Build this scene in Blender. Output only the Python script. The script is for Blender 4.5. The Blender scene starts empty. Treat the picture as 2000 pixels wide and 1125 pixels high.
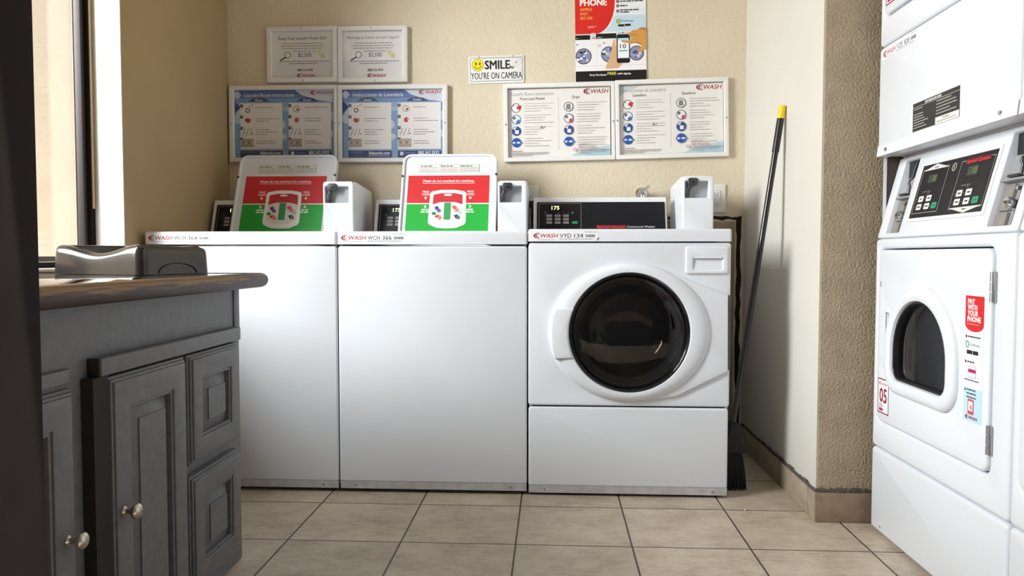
import bpy, bmesh, math, random
from mathutils import Vector, Matrix
from mathutils.geometry import tessellate_polygon
random.seed(7)
scene = bpy.context.scene
C = scene.collection
PI = math.pi
R = math.radians

# ------------------------------------------------------------------ camera
F_PX, YAW, PITCH, ROLL = 1480.25, 0.0527, 0.0427, 0.0005
cd = bpy.data.cameras.new('camera'); cam = bpy.data.objects.new('camera', cd); C.objects.link(cam)
cd.sensor_fit = 'HORIZONTAL'; cd.sensor_width = 36.0; cd.lens = F_PX / 2000 * 36.0; cd.clip_start = 0.02
cy, sy, cp, sp = math.cos(YAW), math.sin(YAW), math.cos(PITCH), math.sin(PITCH)
fw = Vector((-sy*cp, cy*cp, -sp)); rt = Vector((cy, sy, 0)); up = rt.cross(fw)
c_, s_ = math.cos(ROLL), math.sin(ROLL)
r2 = c_*rt + s_*up; u2 = -s_*rt + c_*up
m = Matrix((r2, u2, -fw)).transposed().to_4x4(); m.translation = Vector((0, 0, 0.8242))
cam.matrix_world = m
scene.camera = cam

# ------------------------------------------------------------------ world, sun, daylight, exposure
world = bpy.data.worlds.new('sky'); scene.world = world; world.use_nodes = True
bg = world.node_tree.nodes['Background']
bg.inputs[0].default_value = (0.80, 0.90, 1.0, 1); bg.inputs[1].default_value = 0.20
sd = bpy.data.lights.new('sun', 'SUN'); sun = bpy.data.objects.new('sun', sd); C.objects.link(sun)
sd.energy = 6.6; sd.angle = R(0.6); sd.color = (1.0, 0.95, 0.87)
sun.rotation_euler = Vector((-math.cos(R(64)), 0.10, -math.sin(R(64)))).to_track_quat('-Z', 'Y').to_euler()
ad = bpy.data.lights.new('daylight', 'AREA'); area = bpy.data.objects.new('daylight', ad); C.objects.link(area)
ad.shape = 'RECTANGLE'; ad.size = 1.7; ad.size_y = 0.9; ad.energy = 250.0; ad.color = (0.93, 0.97, 1.0)
area.location = (-2.95, 0.95, 2.10)
_d = (Vector((0.3, 2.15, 0.55)) - area.location).normalized()
area.rotation_euler = _d.to_track_quat('-Z', 'Z').to_euler()
vs = scene.view_settings
vs.view_transform = 'Standard'; vs.look = 'None'; vs.gamma = 1.0; vs.use_curve_mapping = False
vs.exposure = 0.0

# ------------------------------------------------------------------ materials
def lin(c):
    c = c / 255.0
    return c / 12.92 if c <= 0.04045 else ((c + 0.055) / 1.055) ** 2.4
def srgb(h):
    return tuple(lin(int(h[i:i+2], 16)) for i in (0, 2, 4)) + (1.0,)
_mats = {}
def mat(name, col, rough=0.5, metal=0.0, spec=0.5, coat=0.0, emit=None, noise=None, bump=None):
    """noise=(scale, amount, detail) varies the colour; bump=(scale, strength, distance)"""
    if name in _mats: return _mats[name]
    mt = bpy.data.materials.new(name); mt.use_nodes = True
    nt = mt.node_tree; b = nt.nodes['Principled BSDF']
    col = srgb(col) if isinstance(col, str) else tuple(col) + (1.0,)
    b.inputs['Base Color'].default_value = col
    b.inputs['Roughness'].default_value = rough; b.inputs['Metallic'].default_value = metal
    b.inputs['Specular IOR Level'].default_value = spec
    if coat: b.inputs['Coat Weight'].default_value = coat; b.inputs['Coat Roughness'].default_value = 0.08
    if emit: b.inputs['Emission Color'].default_value = col; b.inputs['Emission Strength'].default_value = emit
    tc = None
    if noise or bump:
        tc = nt.nodes.new('ShaderNodeTexCoord')
    if noise:
        n = nt.nodes.new('ShaderNodeTexNoise'); n.inputs['Scale'].default_value = noise[0]
        n.inputs['Detail'].default_value = noise[2] if len(noise) > 2 else 4
        nt.links.new(tc.outputs['Object'], n.inputs['Vector'])
        rp = nt.nodes.new('ShaderNodeValToRGB')
        a = noise[1]
        rp.color_ramp.elements[0].position = 0.3; rp.color_ramp.elements[1].position = 0.7
        rp.color_ramp.elements[0].color = tuple(max(0, x*(1-a)) for x in col[:3]) + (1,)
        rp.color_ramp.elements[1].color = tuple(min(1, x*(1+a)) for x in col[:3]) + (1,)
        nt.links.new(n.outputs['Fac'], rp.inputs['Fac']); nt.links.new(rp.outputs['Color'], b.inputs['Base Color'])
    if bump:
        n2 = nt.nodes.new('ShaderNodeTexNoise'); n2.inputs['Scale'].default_value = bump[0]
        n2.inputs['Detail'].default_value = 5; n2.inputs['Roughness'].default_value = 0.55
        nt.links.new(tc.outputs['Object'], n2.inputs['Vector'])
        bp = nt.nodes.new('ShaderNodeBump'); bp.inputs['Strength'].default_value = bump[1]; bp.inputs['Distance'].default_value = bump[2]
        nt.links.new(n2.outputs['Fac'], bp.inputs['Height']); nt.links.new(bp.outputs['Normal'], b.inputs['Normal'])
    _mats[name] = mt
    return mt
def ink(h, rough=0.45):
    return mat('ink_' + h + ('' if rough == 0.45 else '_%d' % int(rough*100)), h, rough)
def glass_mat(name, tint=(1, 1, 1), rough=0.02, ior=1.5):
    if name in _mats: return _mats[name]
    mt = bpy.data.materials.new(name); mt.use_nodes = True; nt = mt.node_tree; nt.nodes.clear()
    o = nt.nodes.new('ShaderNodeOutputMaterial'); mx = nt.nodes.new('ShaderNodeMixShader')
    tr = nt.nodes.new('ShaderNodeBsdfTransparent'); gl = nt.nodes.new('ShaderNodeBsdfGlossy'); fr = nt.nodes.new('ShaderNodeFresnel')
    ge = nt.nodes.new('ShaderNodeNewGeometry'); ml = nt.nodes.new('ShaderNodeMath'); ml.operation = 'MULTIPLY_ADD'
    ml.inputs[1].default_value = 1/ior - ior; ml.inputs[2].default_value = ior      # a thin sheet: the same sheen on both faces
    nt.links.new(ge.outputs['Backfacing'], ml.inputs[0]); nt.links.new(ml.outputs[0], fr.inputs['IOR']); tr.inputs['Color'].default_value = tuple(tint) + (1,); gl.inputs['Roughness'].default_value = rough
    nt.links.new(fr.outputs[0], mx.inputs[0]); nt.links.new(tr.outputs[0], mx.inputs[1]); nt.links.new(gl.outputs[0], mx.inputs[2])
    nt.links.new(mx.outputs[0], o.inputs[0]); _mats[name] = mt
    return mt

PAINT = mat('wall_paint_cream', (0.70, 0.605, 0.46), 0.65, noise=(3.0, 0.05, 3), bump=(70, 0.55, 0.006))
PAINT_SIDE = mat('wall_paint_pale', (0.68, 0.65, 0.595), 0.7, noise=(2.5, 0.03, 3), bump=(60, 0.15, 0.003))
PAINT_SHADE = mat('wall_paint_shaded_tan', (0.47, 0.345, 0.185), 0.65, noise=(3.0, 0.05, 3), bump=(90, 0.45, 0.004))  # the cream wall paint, darkened for the shade on the window wall
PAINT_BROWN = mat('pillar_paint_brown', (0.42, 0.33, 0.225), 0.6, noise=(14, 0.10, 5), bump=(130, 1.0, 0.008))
CEIL = mat('ceiling_paint', (0.75, 0.68, 0.55), 0.8)
WHITE = mat('enamel_white', (0.765, 0.785, 0.835), 0.36, noise=(2.2, 0.012, 2))
WHITE2 = mat('plastic_white', (0.80, 0.80, 0.80), 0.35)
KICK = mat('scuffed_enamel', (0.64, 0.635, 0.65), 0.4, noise=(30, 0.12, 5))
GREYP = mat('grey_plastic', (0.42, 0.44, 0.47), 0.35, metal=0.3)
BLACK = mat('black_plastic', (0.012, 0.012, 0.014), 0.3)
BLACKGLOSS = mat('black_gloss', (0.008, 0.009, 0.011), 0.12)
BLACKPANEL = mat('black_panel', (0.012, 0.012, 0.016), 0.3, spec=0.25)
RUBBER = mat('black_rubber', (0.01, 0.01, 0.01), 0.7)
CHROME = mat('chrome', (0.75, 0.75, 0.77), 0.15, metal=1.0)
STEEL = mat('dull_steel', (0.45, 0.45, 0.46), 0.38, metal=1.0)
DARKSTEEL = mat('dark_steel', (0.10, 0.10, 0.105), 0.4, metal=0.8)
NICKEL = mat('satin_nickel', (0.62, 0.57, 0.50), 0.28, metal=1.0)
CABINET = mat('cabinet_grey_paint', (0.150, 0.152, 0.165), 0.45, noise=(40, 0.10, 6), bump=(120, 0.12, 0.002))
GAP_SHADE = mat('gap_shade_dark', (0.020, 0.016, 0.014), 0.8)  # near-black brown that paints shade into the cabinet gaps
DARKFRAME = mat('dark_brown_paint', (0.014, 0.010, 0.011), 0.75, spec=0.15, noise=(20, 0.15, 4))
PANE = glass_mat('clear_acrylic', (1.0, 1.0, 1.0), 0.03, 1.36)
WINGLASS = glass_mat('window_glass', (0.97, 0.98, 0.97), 0.01, 1.45)
DOORGLASS = glass_mat('washer_door_glass', (0.68, 0.64, 0.61), 0.02, 1.4)
DRYGLASS = glass_mat('dryer_door_glass', (0.62, 0.62, 0.64), 0.03, 1.5)
DRUM = mat('drum_steel', (0.12, 0.080, 0.058), 0.4, metal=0.5, noise=(9, 0.25, 3))

# ------------------------------------------------------------------ geometry helpers
def rrect(x0, z0, x1, z1, r, n=6):
    if not isinstance(r, (tuple, list)): r = (r,)*4     # bl, br, tr, tl
    pts = []
    for (cx, cz, a0, rr) in ((x0, z0, PI, r[0]), (x1, z0, 1.5*PI, r[1]), (x1, z1, 0, r[2]), (x0, z1, 0.5*PI, r[3])):
        sx = 1 if cx == x0 else -1; sz = 1 if cz == z0 else -1
        if rr <= 0: pts.append((cx, cz)); continue
        for k in range(n+1):
            a = a0 + 0.5*PI*k/n
            pts.append((cx + sx*rr + rr*math.cos(a), cz + sz*rr + rr*math.sin(a)))
    return pts
def circle(cx, cz, r, n=48, rz=None):
    rz = rz or r
    return [(cx + r*math.cos(2*PI*k/n), cz + rz*math.sin(2*PI*k/n)) for k in range(n)]
def offset(pts, d):
    """move a counter-clockwise loop inward by d"""
    n = len(pts); out = []
    for i in range(n):
        p, q, s = Vector(pts[i-1]), Vector(pts[i]), Vector(pts[(i+1) % n])
        e1 = (q-p); e2 = (s-q)
        if e1.length < 1e-9 or e2.length < 1e-9: out.append(tuple(q)); continue
        n1 = Vector((-e1.y, e1.x)).normalized(); n2 = Vector((-e2.y, e2.x)).normalized()
        nn = n1+n2
        if nn.length < 1e-6: out.append(tuple(q)); continue
        nn.normalize(); k = max(0.4, nn.dot(n1))
        v = q + nn*(d/k); out.append((v.x, v.y))
    return out
def ccw(pts):
    a = sum(pts[i-1][0]*pts[i][1]-pts[i][0]*pts[i-1][1] for i in range(len(pts)))
    return pts if a > 0 else pts[::-1]

AX = {'y': lambda u, v, d: (u, d, v), 'x': lambda u, v, d: (d, u, v), 'z': lambda u, v, d: (u, v, d)}
class MB:
    def __init__(s): s.bm = bmesh.new()
    def _merge(s, b2, mi, flat=()):
        fl = set(flat)
        for f in b2.faces: f.material_index = mi; f.smooth = f not in fl
        me = bpy.data.meshes.new('tmp'); b2.to_mesh(me); b2.free(); s.bm.from_mesh(me); bpy.data.meshes.remove(me)
        return s
    def box(s, x0, x1, y0, y1, z0, z1, bev=0.0, seg=2, mi=0):
        b = bmesh.new(); bmesh.ops.create_cube(b, size=1)
        for v in b.verts:
            v.co = Vector(((x0+x1)/2 + v.co.x*(x1-x0), (y0+y1)/2 + v.co.y*(y1-y0), (z0+z1)/2 + v.co.z*(z1-z0)))
        if bev: bmesh.ops.bevel(b, geom=b.edges[:], offset=bev, segments=seg, profile=0.5, affect='EDGES')
        b.normal_update()
        return s._merge(b, mi, [f for f in b.faces if max(abs(c) for c in f.normal) > 0.9995])
    def extrude(s, loops, d0, d1, axis='y', cham=0.0, seg=3, mi=0):
        """solid between depth d0 (front, rounded by cham) and d1; loops[0] outer, others holes"""
        f = AX[axis]; b = bmesh.new(); loops = [ccw(list(l)) for l in loops]
        sgn = 1 if d1 > d0 else -1
        rings = []
        for k, L in enumerate(loops):
            rs = []
            if cham:
                for j in range(seg+1):
                    a = 0.5*PI*j/seg
                    off = cham*(1-math.sin(a)) * (1 if k == 0 else -1)
                    rs.append(([*offset(L, off)], d0 + sgn*cham*(1-math.cos(a))))
            else: rs.append((L, d0))
            rs.append((L, d1))
            rings.append([[b.verts.new(f(p[0], p[1], d)) for p in q] for q, d in rs])
        for rs in rings:
            for a, c in zip(rs, rs[1:]):
                n = len(a)
                for i in range(n):
                    try: b.faces.new((a[i-1], a[i], c[i], c[i-1]))
                    except ValueError: pass
        caps = []
        for idx in (0, -1):
            ls = [rs[idx] for rs in rings]
            co = [[Vector((v.co.x, v.co.y, v.co.z)) for v in l] for l in ls]
            fl = [v for l in ls for v in l]
            if len(ls) == 1:
                try: caps.append(b.faces.new(ls[0]))
                except ValueError: pass
            else:
                for t in tessellate_polygon(co):
                    try: caps.append(b.faces.new([fl[i] for i in t]))
                    except ValueError: pass
        bmesh.ops.recalc_face_normals(b, faces=b.faces[:])
        return s._merge(b, mi, caps)
    def ring(s, outer, inner, prof, mi=0):
        """surface swept between two matching loops (x,z): prof = [(t, y)], t 0 outer .. 1 inner"""
        b = bmesh.new(); rows = []
        for t, y in prof:
            rows.append([b.verts.new((o[0]*(1-t)+i[0]*t, y, o[1]*(1-t)+i[1]*t)) for o, i in zip(outer, inner)])
        for a, c in zip(rows, rows[1:]):
            for i in range(len(a)): b.faces.new((a[i-1], a[i], c[i], c[i-1]))
        bmesh.ops.recalc_face_normals(b, faces=b.faces[:])
        return s._merge(b, mi)
    def lathe(s, prof, org=(0, 0, 0), axis='y', n=48, mi=0, cap=False):
        """prof = [(r, h)] around an axis through org"""
        b = bmesh.new(); rows = []
        for r, h in prof:
            if r <= 1e-6:
                p = {'y': (0, h, 0), 'z': (0, 0, h), 'x': (h, 0, 0)}[axis]; rows.append([b.verts.new(p)]); continue
            row = []
            for k in range(n):
                a = 2*PI*k/n; c, t = r*math.cos(a), r*math.sin(a)
                row.append(b.verts.new({'y': (c, h, t), 'z': (c, t, h), 'x': (h, c, t)}[axis]))
            rows.append(row)
        for a, c in zip(rows, rows[1:]):
            for i in range(n):
                if len(a) == 1 and len(c) == 1: break
                if len(a) == 1: b.faces.new((a[0], c[i-1], c[i]))
                elif len(c) == 1: b.faces.new((a[i-1], a[i], c[0]))
                else: b.faces.new((a[i-1], a[i], c[i], c[i-1]))
        if cap:
            for row in (rows[0], rows[-1]):
                if len(row) > 1: b.faces.new(row)
        for v in b.verts: v.co += Vector(org)
        bmesh.ops.recalc_face_normals(b, faces=b.faces[:])
        return s._merge(b, mi)
    def tube(s, pts, r, n=12, mi=0, r_end=None):
        b = bmesh.new(); P = [Vector(p) for p in pts]; rows = []
        for i, p in enumerate(P):
            t = (P[min(i+1, len(P)-1)] - P[max(i-1, 0)]).normalized()
            q = Vector((0, 0, 1)) if abs(t.z) < 0.9 else Vector((1, 0, 0))
            a = t.cross(q).normalized(); c = t.cross(a)
            rr = r if r_end is None else r + (r_end-r)*i/(len(P)-1)
            rows.append([b.verts.new(p + rr*(math.cos(2*PI*k/n)*a + math.sin(2*PI*k/n)*c)) for k in range(n)])
        for a, c in zip(rows, rows[1:]):
            for i in range(n): b.faces.new((a[i-1], a[i], c[i], c[i-1]))
        b.faces.new(rows[0]); b.faces.new(rows[-1])
        bmesh.ops.recalc_face_normals(b, faces=b.faces[:])
        return s._merge(b, mi)
    def build(s, name, mats, parent=None, loc=(0, 0, 0), rot=(0, 0, 0), smooth=True, label=None):
        me = bpy.data.meshes.new(name); s.bm.to_mesh(me); s.bm.free()
        for mt in (mats if isinstance(mats, (list, tuple)) else [mats]): me.materials.append(mt)
        if smooth: me.set_sharp_from_angle(angle=R(38))
        else:
            for p in me.polygons: p.use_smooth = False
        o = bpy.data.objects.new(name, me); C.objects.link(o)
        o.location = loc; o.rotation_euler = rot
        if parent is not None: o.parent = parent
        if label: o['label'] = label
        return o
def tag(o, label=None, cat=None, group=None, kind=None):
    if label: o['label'] = label
    if cat: o['category'] = cat
    if group: o['group'] = group
    if kind: o['kind'] = kind
    return o
def thing(name, label, cat, loc, rot=(0, 0, 0), group=None):
    o = bpy.data.objects.new(name, None); C.objects.link(o); o.location = loc; o.rotation_euler = rot
    o.empty_display_size = 0.1
    return tag(o, label, cat, group)
def struct(name, mb, m, parent=None):
    o = mb.build(name, m, parent); o['kind'] = 'structure'; return o

# ---- printing: flat inked shapes in the x-z plane of a sheet, facing -y
_txt = {}
def text_geo(s, bold, shear):
    k = (s, bold, shear)
    if k in _txt: return _txt[k]
    cu = bpy.data.curves.new('t', 'FONT'); cu.body = s; cu.resolution_u = 2; cu.offset = bold; cu.shear = shear; cu.fill_mode = 'FRONT'
    o = bpy.data.objects.new('t', cu); C.objects.link(o)
    bpy.context.view_layer.update()
    me = o.evaluated_get(bpy.context.evaluated_depsgraph_get()).to_mesh()
    V = [(v.co.x, v.co.y) for v in me.vertices]; Fc = [tuple(p.vertices) for p in me.polygons]
    o.to_mesh_clear(); bpy.data.objects.remove(o); bpy.data.curves.remove(cu)
    x0 = min(v[0] for v in V); x1 = max(v[0] for v in V)
    _txt[k] = ([(x-x0, y) for x, y in V], Fc, x1-x0)
    return _txt[k]
CAP = 0.69
class Sheet:
    """coordinates: px right, px down from (ox, oy), s metres per px; z grows upward"""
    def __init__(s, ox=0.0, oy=0.0, sx=1.0, sz=None, y=0.0, dz=0.000012):
        s.ox, s.oy, s.sx, s.sz, s.y, s.dz = ox, oy, sx, sz or sx, y, dz
        s.V, s.F, s.M, s.mats, s.layer = [], [], [], [], 0
    def _m(s, h):
        mt = ink(h) if isinstance(h, str) else h
        if mt not in s.mats: s.mats.append(mt)
        return s.mats.index(mt)
    def _add(s, V, F, h):
        n = len(s.V); s.layer += 1; y = s.y - s.layer*s.dz; mi = s._m(h)
        s.V += [((x-s.ox)*s.sx, y, (s.oy-v)*s.sz) for x, v in V]
        for f in F: s.F.append(tuple(i+n for i in f)); s.M.append(mi)
    def poly(s, pts, h):
        t = tessellate_polygon([[Vector((x, y, 0)) for x, y in pts]]); s._add(pts, t, h)
    def rect(s, x0, y0, x1, y1, h): s._add([(x0, y0), (x1, y0), (x1, y1), (x0, y1)], [(0, 1, 2, 3)], h)
    def rrect(s, x0, y0, x1, y1, r, h): s.poly(rrect(x0, y0, x1, y1, r, 5), h)
    def disc(s, cx, cy, r, h, ry=None, n=28): s.poly(circle(cx, cy, r, n, ry), h)
    def frame(s, x0, y0, x1, y1, w, h):
        s._add([(x0, y0), (x1, y0), (x1, y1), (x0, y1), (x0+w, y0+w), (x1-w, y0+w), (x1-w, y1-w), (x0+w, y1-w)],
               [(0, 1, 5, 4), (1, 2, 6, 5), (2, 3, 7, 6), (3, 0, 4, 7)], h)
    def loop(s, outer, inner, h):
        n = len(outer); s._add(outer+inner, [(i-1 if i else n-1, i, i+n, (i-1 if i else n-1)+n) for i in range(n)], h)
    def ring(s, cx, cy, r, w, h, n=32): s.loop(circle(cx, cy, r, n), circle(cx, cy, r-w, n), h)
    def line(s, pts, w, h):
        for a, b in zip(pts, pts[1:]):
            d = Vector(b)-Vector(a)
            if d.length < 1e-9: continue
            nn = Vector((-d.y, d.x)).normalized()*w/2; A, B = Vector(a), Vector(b)
            s._add([tuple(A+nn), tuple(B+nn), tuple(B-nn), tuple(A-nn)], [(0, 1, 2, 3)], h)
    def text(s, t, x, y, cap, h, w=None, bold=0.0, shear=0.0, align='l'):
        """y = baseline, cap = capital height, w = fit width"""
        V, Fc, W = text_geo(t, 0.0, shear); k = cap/CAP; kx = w/W if w else k
        x = x - (W*kx if align == 'r' else W*kx/2 if align == 'c' else 0)
        e = bold*1.25
        for dx, dy in (((0, 0),) if not e else ((-e, 0), (e, 0)) if e < 0.012 else ((-e, -e*0.6), (e, -e*0.6), (-e, e*0.6), (e, e*0.6), (0, 0))):
            s._add([(x+(a+dx)*kx, y-(b+dy)*k) for a, b in V], Fc, h)
    def words(s, x, y, w, h, col, gap=0.25, fill=1.0):
        """a line of print too small to read"""
        e = x + w*fill
        while x < e:
            q = min(e-x, h*random.uniform(1.5, 5.0)); s.rect(x, y, x+q, y+h, col); x += q + h*(0.6+gap)
    def build(s, name, parent=None, loc=(0, 0, 0), rot=(0, 0, 0), label=None):
        me = bpy.data.meshes.new(name); me.from_pydata(s.V, [], s.F)
        for mt in s.mats: me.materials.append(mt)
        for p, mi in zip(me.polygons, s.M): p.material_index = mi
        o = bpy.data.objects.new(name, me); C.objects.link(o); o.location = loc; o.rotation_euler = rot
        if parent is not None: o.parent = parent
        if label: o['label'] = label
        return o
def swoosh(S, x, y, h, c1='B01E3C', c2='4A4A55'):
    """the double crescent in front of the word, left tip at x, centred on y, h tall"""
    def cres(x0, hh, fat, col):
        n = 10; out = []; inn = []
        for k in range(n+1):
            a = -0.5*PI + PI*k/n
            out.append((x0 + hh*0.95*(1-math.cos(a)) , y + hh*0.5*math.sin(a)))
            inn.append((x0 + fat + (hh*0.95)*(1-math.cos(a)), y + hh*0.5*math.sin(a)*0.86))
        S.poly(out + inn[::-1], col)
    cres(x, h, h*0.34, c1); cres(x + h*0.42, h*0.62, h*0.2, c2); S.disc(x + h*0.98, y, h*0.08, c2, n=8)
def wash_logo(S, x, y, w, h, col='B3203A'):
    swoosh(S, x, y, h*1.25, col); S.text('WASH', x + w*0.30, y + h*0.42, h*0.84, col, w=w*0.70, bold=0.012, shear=0.22)

# ================================================================== SETTING
XL, YB, XS, YP = -1.435, 3.324, 0.826, 2.369       # left wall, back wall, side wall, pillar front
YF0, YF1, XR, ZC = 0.72, 0.86, 1.75, 2.55
WY0, WY1, WZ0, WZ1 = 0.90, 2.478, 0.783, 2.30      # window opening
# floor tiles
def floor_mat():
    mt = bpy.data.materials.new('floor_tiles'); mt.use_nodes = True; nt = mt.node_tree; b = nt.nodes['Principled BSDF']; L = nt.links.new
    def node(t, **k):
        n = nt.nodes.new(t)
        for a, v in k.items(): setattr(n, a, v)
        return n
    def mth(op, a, bb=None):
        n = node('ShaderNodeMath', operation=op)
        for i, v in enumerate((a, bb)):
            if v is None: continue
            if isinstance(v, (int, float)): n.inputs[i].default_value = v
            else: L(v, n.inputs[i])
        return n.outputs[0]
    tc = node('ShaderNodeTexCoord'); sp = node('ShaderNodeSeparateXYZ'); L(tc.outputs['Object'], sp.inputs[0])
    S = 0.3311
    gx = mth('DIVIDE', mth('ADD', sp.outputs[0], 0.1017 + 10*S), S); gy = mth('DIVIDE', mth('ADD', sp.outputs[1], -2.1288 + 20*S), S)
    fx = mth('FRACT', gx); fy = mth('FRACT', gy)
    dx = mth('MULTIPLY', mth('MINIMUM', fx, mth('SUBTRACT', 1.0, fx)), S); dy = mth('MULTIPLY', mth('MINIMUM', fy, mth('SUBTRACT', 1.0, fy)), S)
    d = mth('MINIMUM', dx, dy)
    mr = node('ShaderNodeMapRange'); mr.inputs[1].default_value = 0.0016; mr.inputs[2].default_value = 0.0034; L(d, mr.inputs[0])
    cell = node('ShaderNodeCombineXYZ'); L(mth('FLOOR', gx), cell.inputs[0]); L(mth('FLOOR', gy), cell.inputs[1])
    wn = node('ShaderNodeTexWhiteNoise'); L(cell.outputs[0], wn.inputs['Vector'])
    vec = node('ShaderNodeVectorMath', operation='ADD'); L(tc.outputs['Object'], vec.inputs[0])
    sc = node('ShaderNodeVectorMath', operation='SCALE'); L(wn.outputs['Color'], sc.inputs[0]); sc.inputs['Scale'].default_value = 5.0; L(sc.outputs[0], vec.inputs[1])
    n1 = node('ShaderNodeTexNoise'); n1.inputs['Scale'].default_value = 9; n1.inputs['Detail'].default_value = 8; n1.inputs['Roughness'].default_value = 0.65; L(vec.outputs[0], n1.inputs['Vector'])
    mp = node('ShaderNodeMapping'); mp.inputs['Scale'].default_value = (1, 3.2, 1); L(vec.outputs[0], mp.inputs[0])
    n2 = node('ShaderNodeTexNoise'); n2.inputs['Scale'].default_value = 26; n2.inputs['Detail'].default_value = 6; n2.inputs['Roughness'].default_value = 0.7; L(mp.outputs[0], n2.inputs['Vector'])
    mixf = mth('ADD', mth('MULTIPLY', n1.outputs['Fac'], 0.55), mth('MULTIPLY', n2.outputs['Fac'], 0.45))
    rp = node('ShaderNodeValToRGB'); e = rp.color_ramp.elements
    e[0].position = 0.36; e[0].color = (0.40, 0.312, 0.235, 1); e[1].position = 0.66; e[1].color = (0.68, 0.58, 0.475, 1)
    e2 = e.new(0.5); e2.color = (0.56, 0.465, 0.365, 1)
    L(mixf, rp.inputs[0])
    hv = node('ShaderNodeHueSaturation'); L(rp.outputs[0], hv.inputs['Color']); L(mth('ADD', mth('MULTIPLY', wn.outputs['Value'], 0.14), 0.93), hv.inputs['Value'])
    mx = node('ShaderNodeMix', data_type='RGBA'); mx.inputs['A'].default_value = (0.055, 0.040, 0.032, 1)
    L(mr.outputs[0], mx.inputs['Factor']); L(hv.outputs[0], mx.inputs['B']); L(mx.outputs['Result'], b.inputs['Base Color'])
    b.inputs['Roughness'].default_value = 0.42
    bp = node('ShaderNodeBump'); bp.inputs['Strength'].default_value = 0.5; bp.inputs['Distance'].default_value = 0.002
    L(mth('ADD', mr.outputs[0], mth('MULTIPLY', n2.outputs['Fac'], 0.25)), bp.inputs['Height']); L(bp.outputs[0], b.inputs['Normal'])
    return mt
FLOOR = floor_mat()
struct('floor', MB().box(-1.60, 1.9, -0.6, YB+0.15, -0.08, 0.0), FLOOR)
struct('ceiling', MB().box(-1.60, 1.9, YF0, YB+0.15, ZC, ZC+0.1), CEIL)
struct('wall_back', MB().box(-1.60, 1.9, YB, YB+0.15, 0, ZC), PAINT)
# left wall around the window opening
def ax_yz(pts): return pts
struct('wall_left', MB().extrude([[(YF0, 0), (YB, 0), (YB, ZC), (YF0, ZC)], [(WY0, WZ0), (WY1, WZ0), (WY1, WZ1), (WY0, WZ1)]], XL, XL-0.165, axis='x'), PAINT_SHADE)
# the white painted reveal around the window
REV = mat('reveal_white', (0.83, 0.80, 0.75), 0.6, bump=(60, 0.15, 0.003))
struct('trim_1', MB().extrude([[(WY0-0.002, WZ0-0.002), (WY1+0.002, WZ0-0.002), (WY1+0.002, WZ1+0.002), (WY0-0.002, WZ1+0.002)],
                               [(WY0+0.003, WZ0+0.003), (WY1-0.003, WZ0+0.003), (WY1-0.003, WZ1-0.003), (WY0+0.003, WZ1-0.003)]], XL+0.002, XL-0.095, axis='x'), REV)
# side wall + pillar (one L of masonry): pale plaster on the side, brown texture on the pillar face
struct('wall_right', MB().box(XS, XS+0.10, YP+0.02, YB, 0, ZC), PAINT_SIDE)
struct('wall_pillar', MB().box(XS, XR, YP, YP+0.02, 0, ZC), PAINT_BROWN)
struct('wall_dryer', MB().box(XR, XR+0.1, YF0, YP, 0, ZC), PAINT)
# wall with the doorway the view looks through
struct('wall_front', MB().extrude([[(-1.60, 0), (-0.66, 0), (-0.66, 2.10), (1.05, 2.10), (1.05, 0), (1.9, 0), (1.9, ZC), (-1.60, ZC)]], YF0, YF1), PAINT_SHADE)
struct('trim_2', MB().box(-0.66, -0.609, YF0-0.02, YF1+0.012, 0, 2.10, 0.003), DARKFRAME)
struct('trim_3', MB().box(-0.609, 1.05, YF0-0.02, YF1+0.012, 2.05, 2.10, 0.003), DARKFRAME)
# outside: neighbouring wall and paving
EXT = mat('outside_stucco', (0.80, 0.68, 0.555), 0.85, noise=(2.5, 0.06, 4), bump=(25, 0.3, 0.01))
struct('wall_outside', MB().box(-3.75, -3.60, -1.0, 7.5, -0.2, 3.4), EXT)
struct('floor_outside', MB().box(-3.6, -1.61, -1.0, 7.5, -0.2, -0.06), mat('outside_paving', (0.55, 0.50, 0.44), 0.9, noise=(5, 0.1, 4)))
# window
w1 = thing('window_1', None, None, (0, 0, 0)); w1['kind'] = 'structure'
xf0, xf1 = XL-0.098, XL-0.150
fr = MB()
fr.extrude([[(WY0, WZ0), (WY1, WZ0), (WY1, WZ1), (WY0, WZ1)], [(WY0+0.022, WZ0+0.020), (WY1-0.020, WZ0+0.020), (WY1-0.020, WZ1-0.02), (WY0+0.022, WZ1-0.02)]], xf0, xf1, axis='x', cham=0.002)
o = fr.build('window_frame', DARKFRAME, w1); o['kind'] = 'structure'
sa = MB()
sa.extrude([[(1.70, WZ0+0.022), (WY1-0.022, WZ0+0.022), (WY1-0.022, WZ1-0.022), (1.70, WZ1-0.022)], [(1.73, WZ0+0.038), (WY1-0.040, WZ0+0.038), (WY1-0.040, WZ1-0.05), (1.73, WZ1-0.05)]], xf0-0.012, xf0-0.034, axis='x', cham=0.002)
o = sa.build('window_sash', mat('bronze_aluminium', (0.05, 0.042, 0.04), 0.4, metal=0.6), w1); o['kind'] = 'structure'
o = MB().box(xf0+0.0005, xf0+0.006, WY1-0.016, WY1-0.009, 0.98, WZ1).build('weather_strip', mat('tan_wood_strip', (0.48, 0.32, 0.16), 0.6), w1); o['kind'] = 'structure'
o = MB().box(xf0-0.026, xf0-0.022, 1.728, WY1-0.038, WZ0+0.036, WZ1-0.048).build('pane', WINGLASS, w1); o['kind'] = 'structure'
o = MB().box(xf0-0.046, xf0-0.042, WY0+0.02, 1.735, WZ0+0.018, WZ1-0.018).build('pane', WINGLASS, w1); o['kind'] = 'structure'
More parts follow.
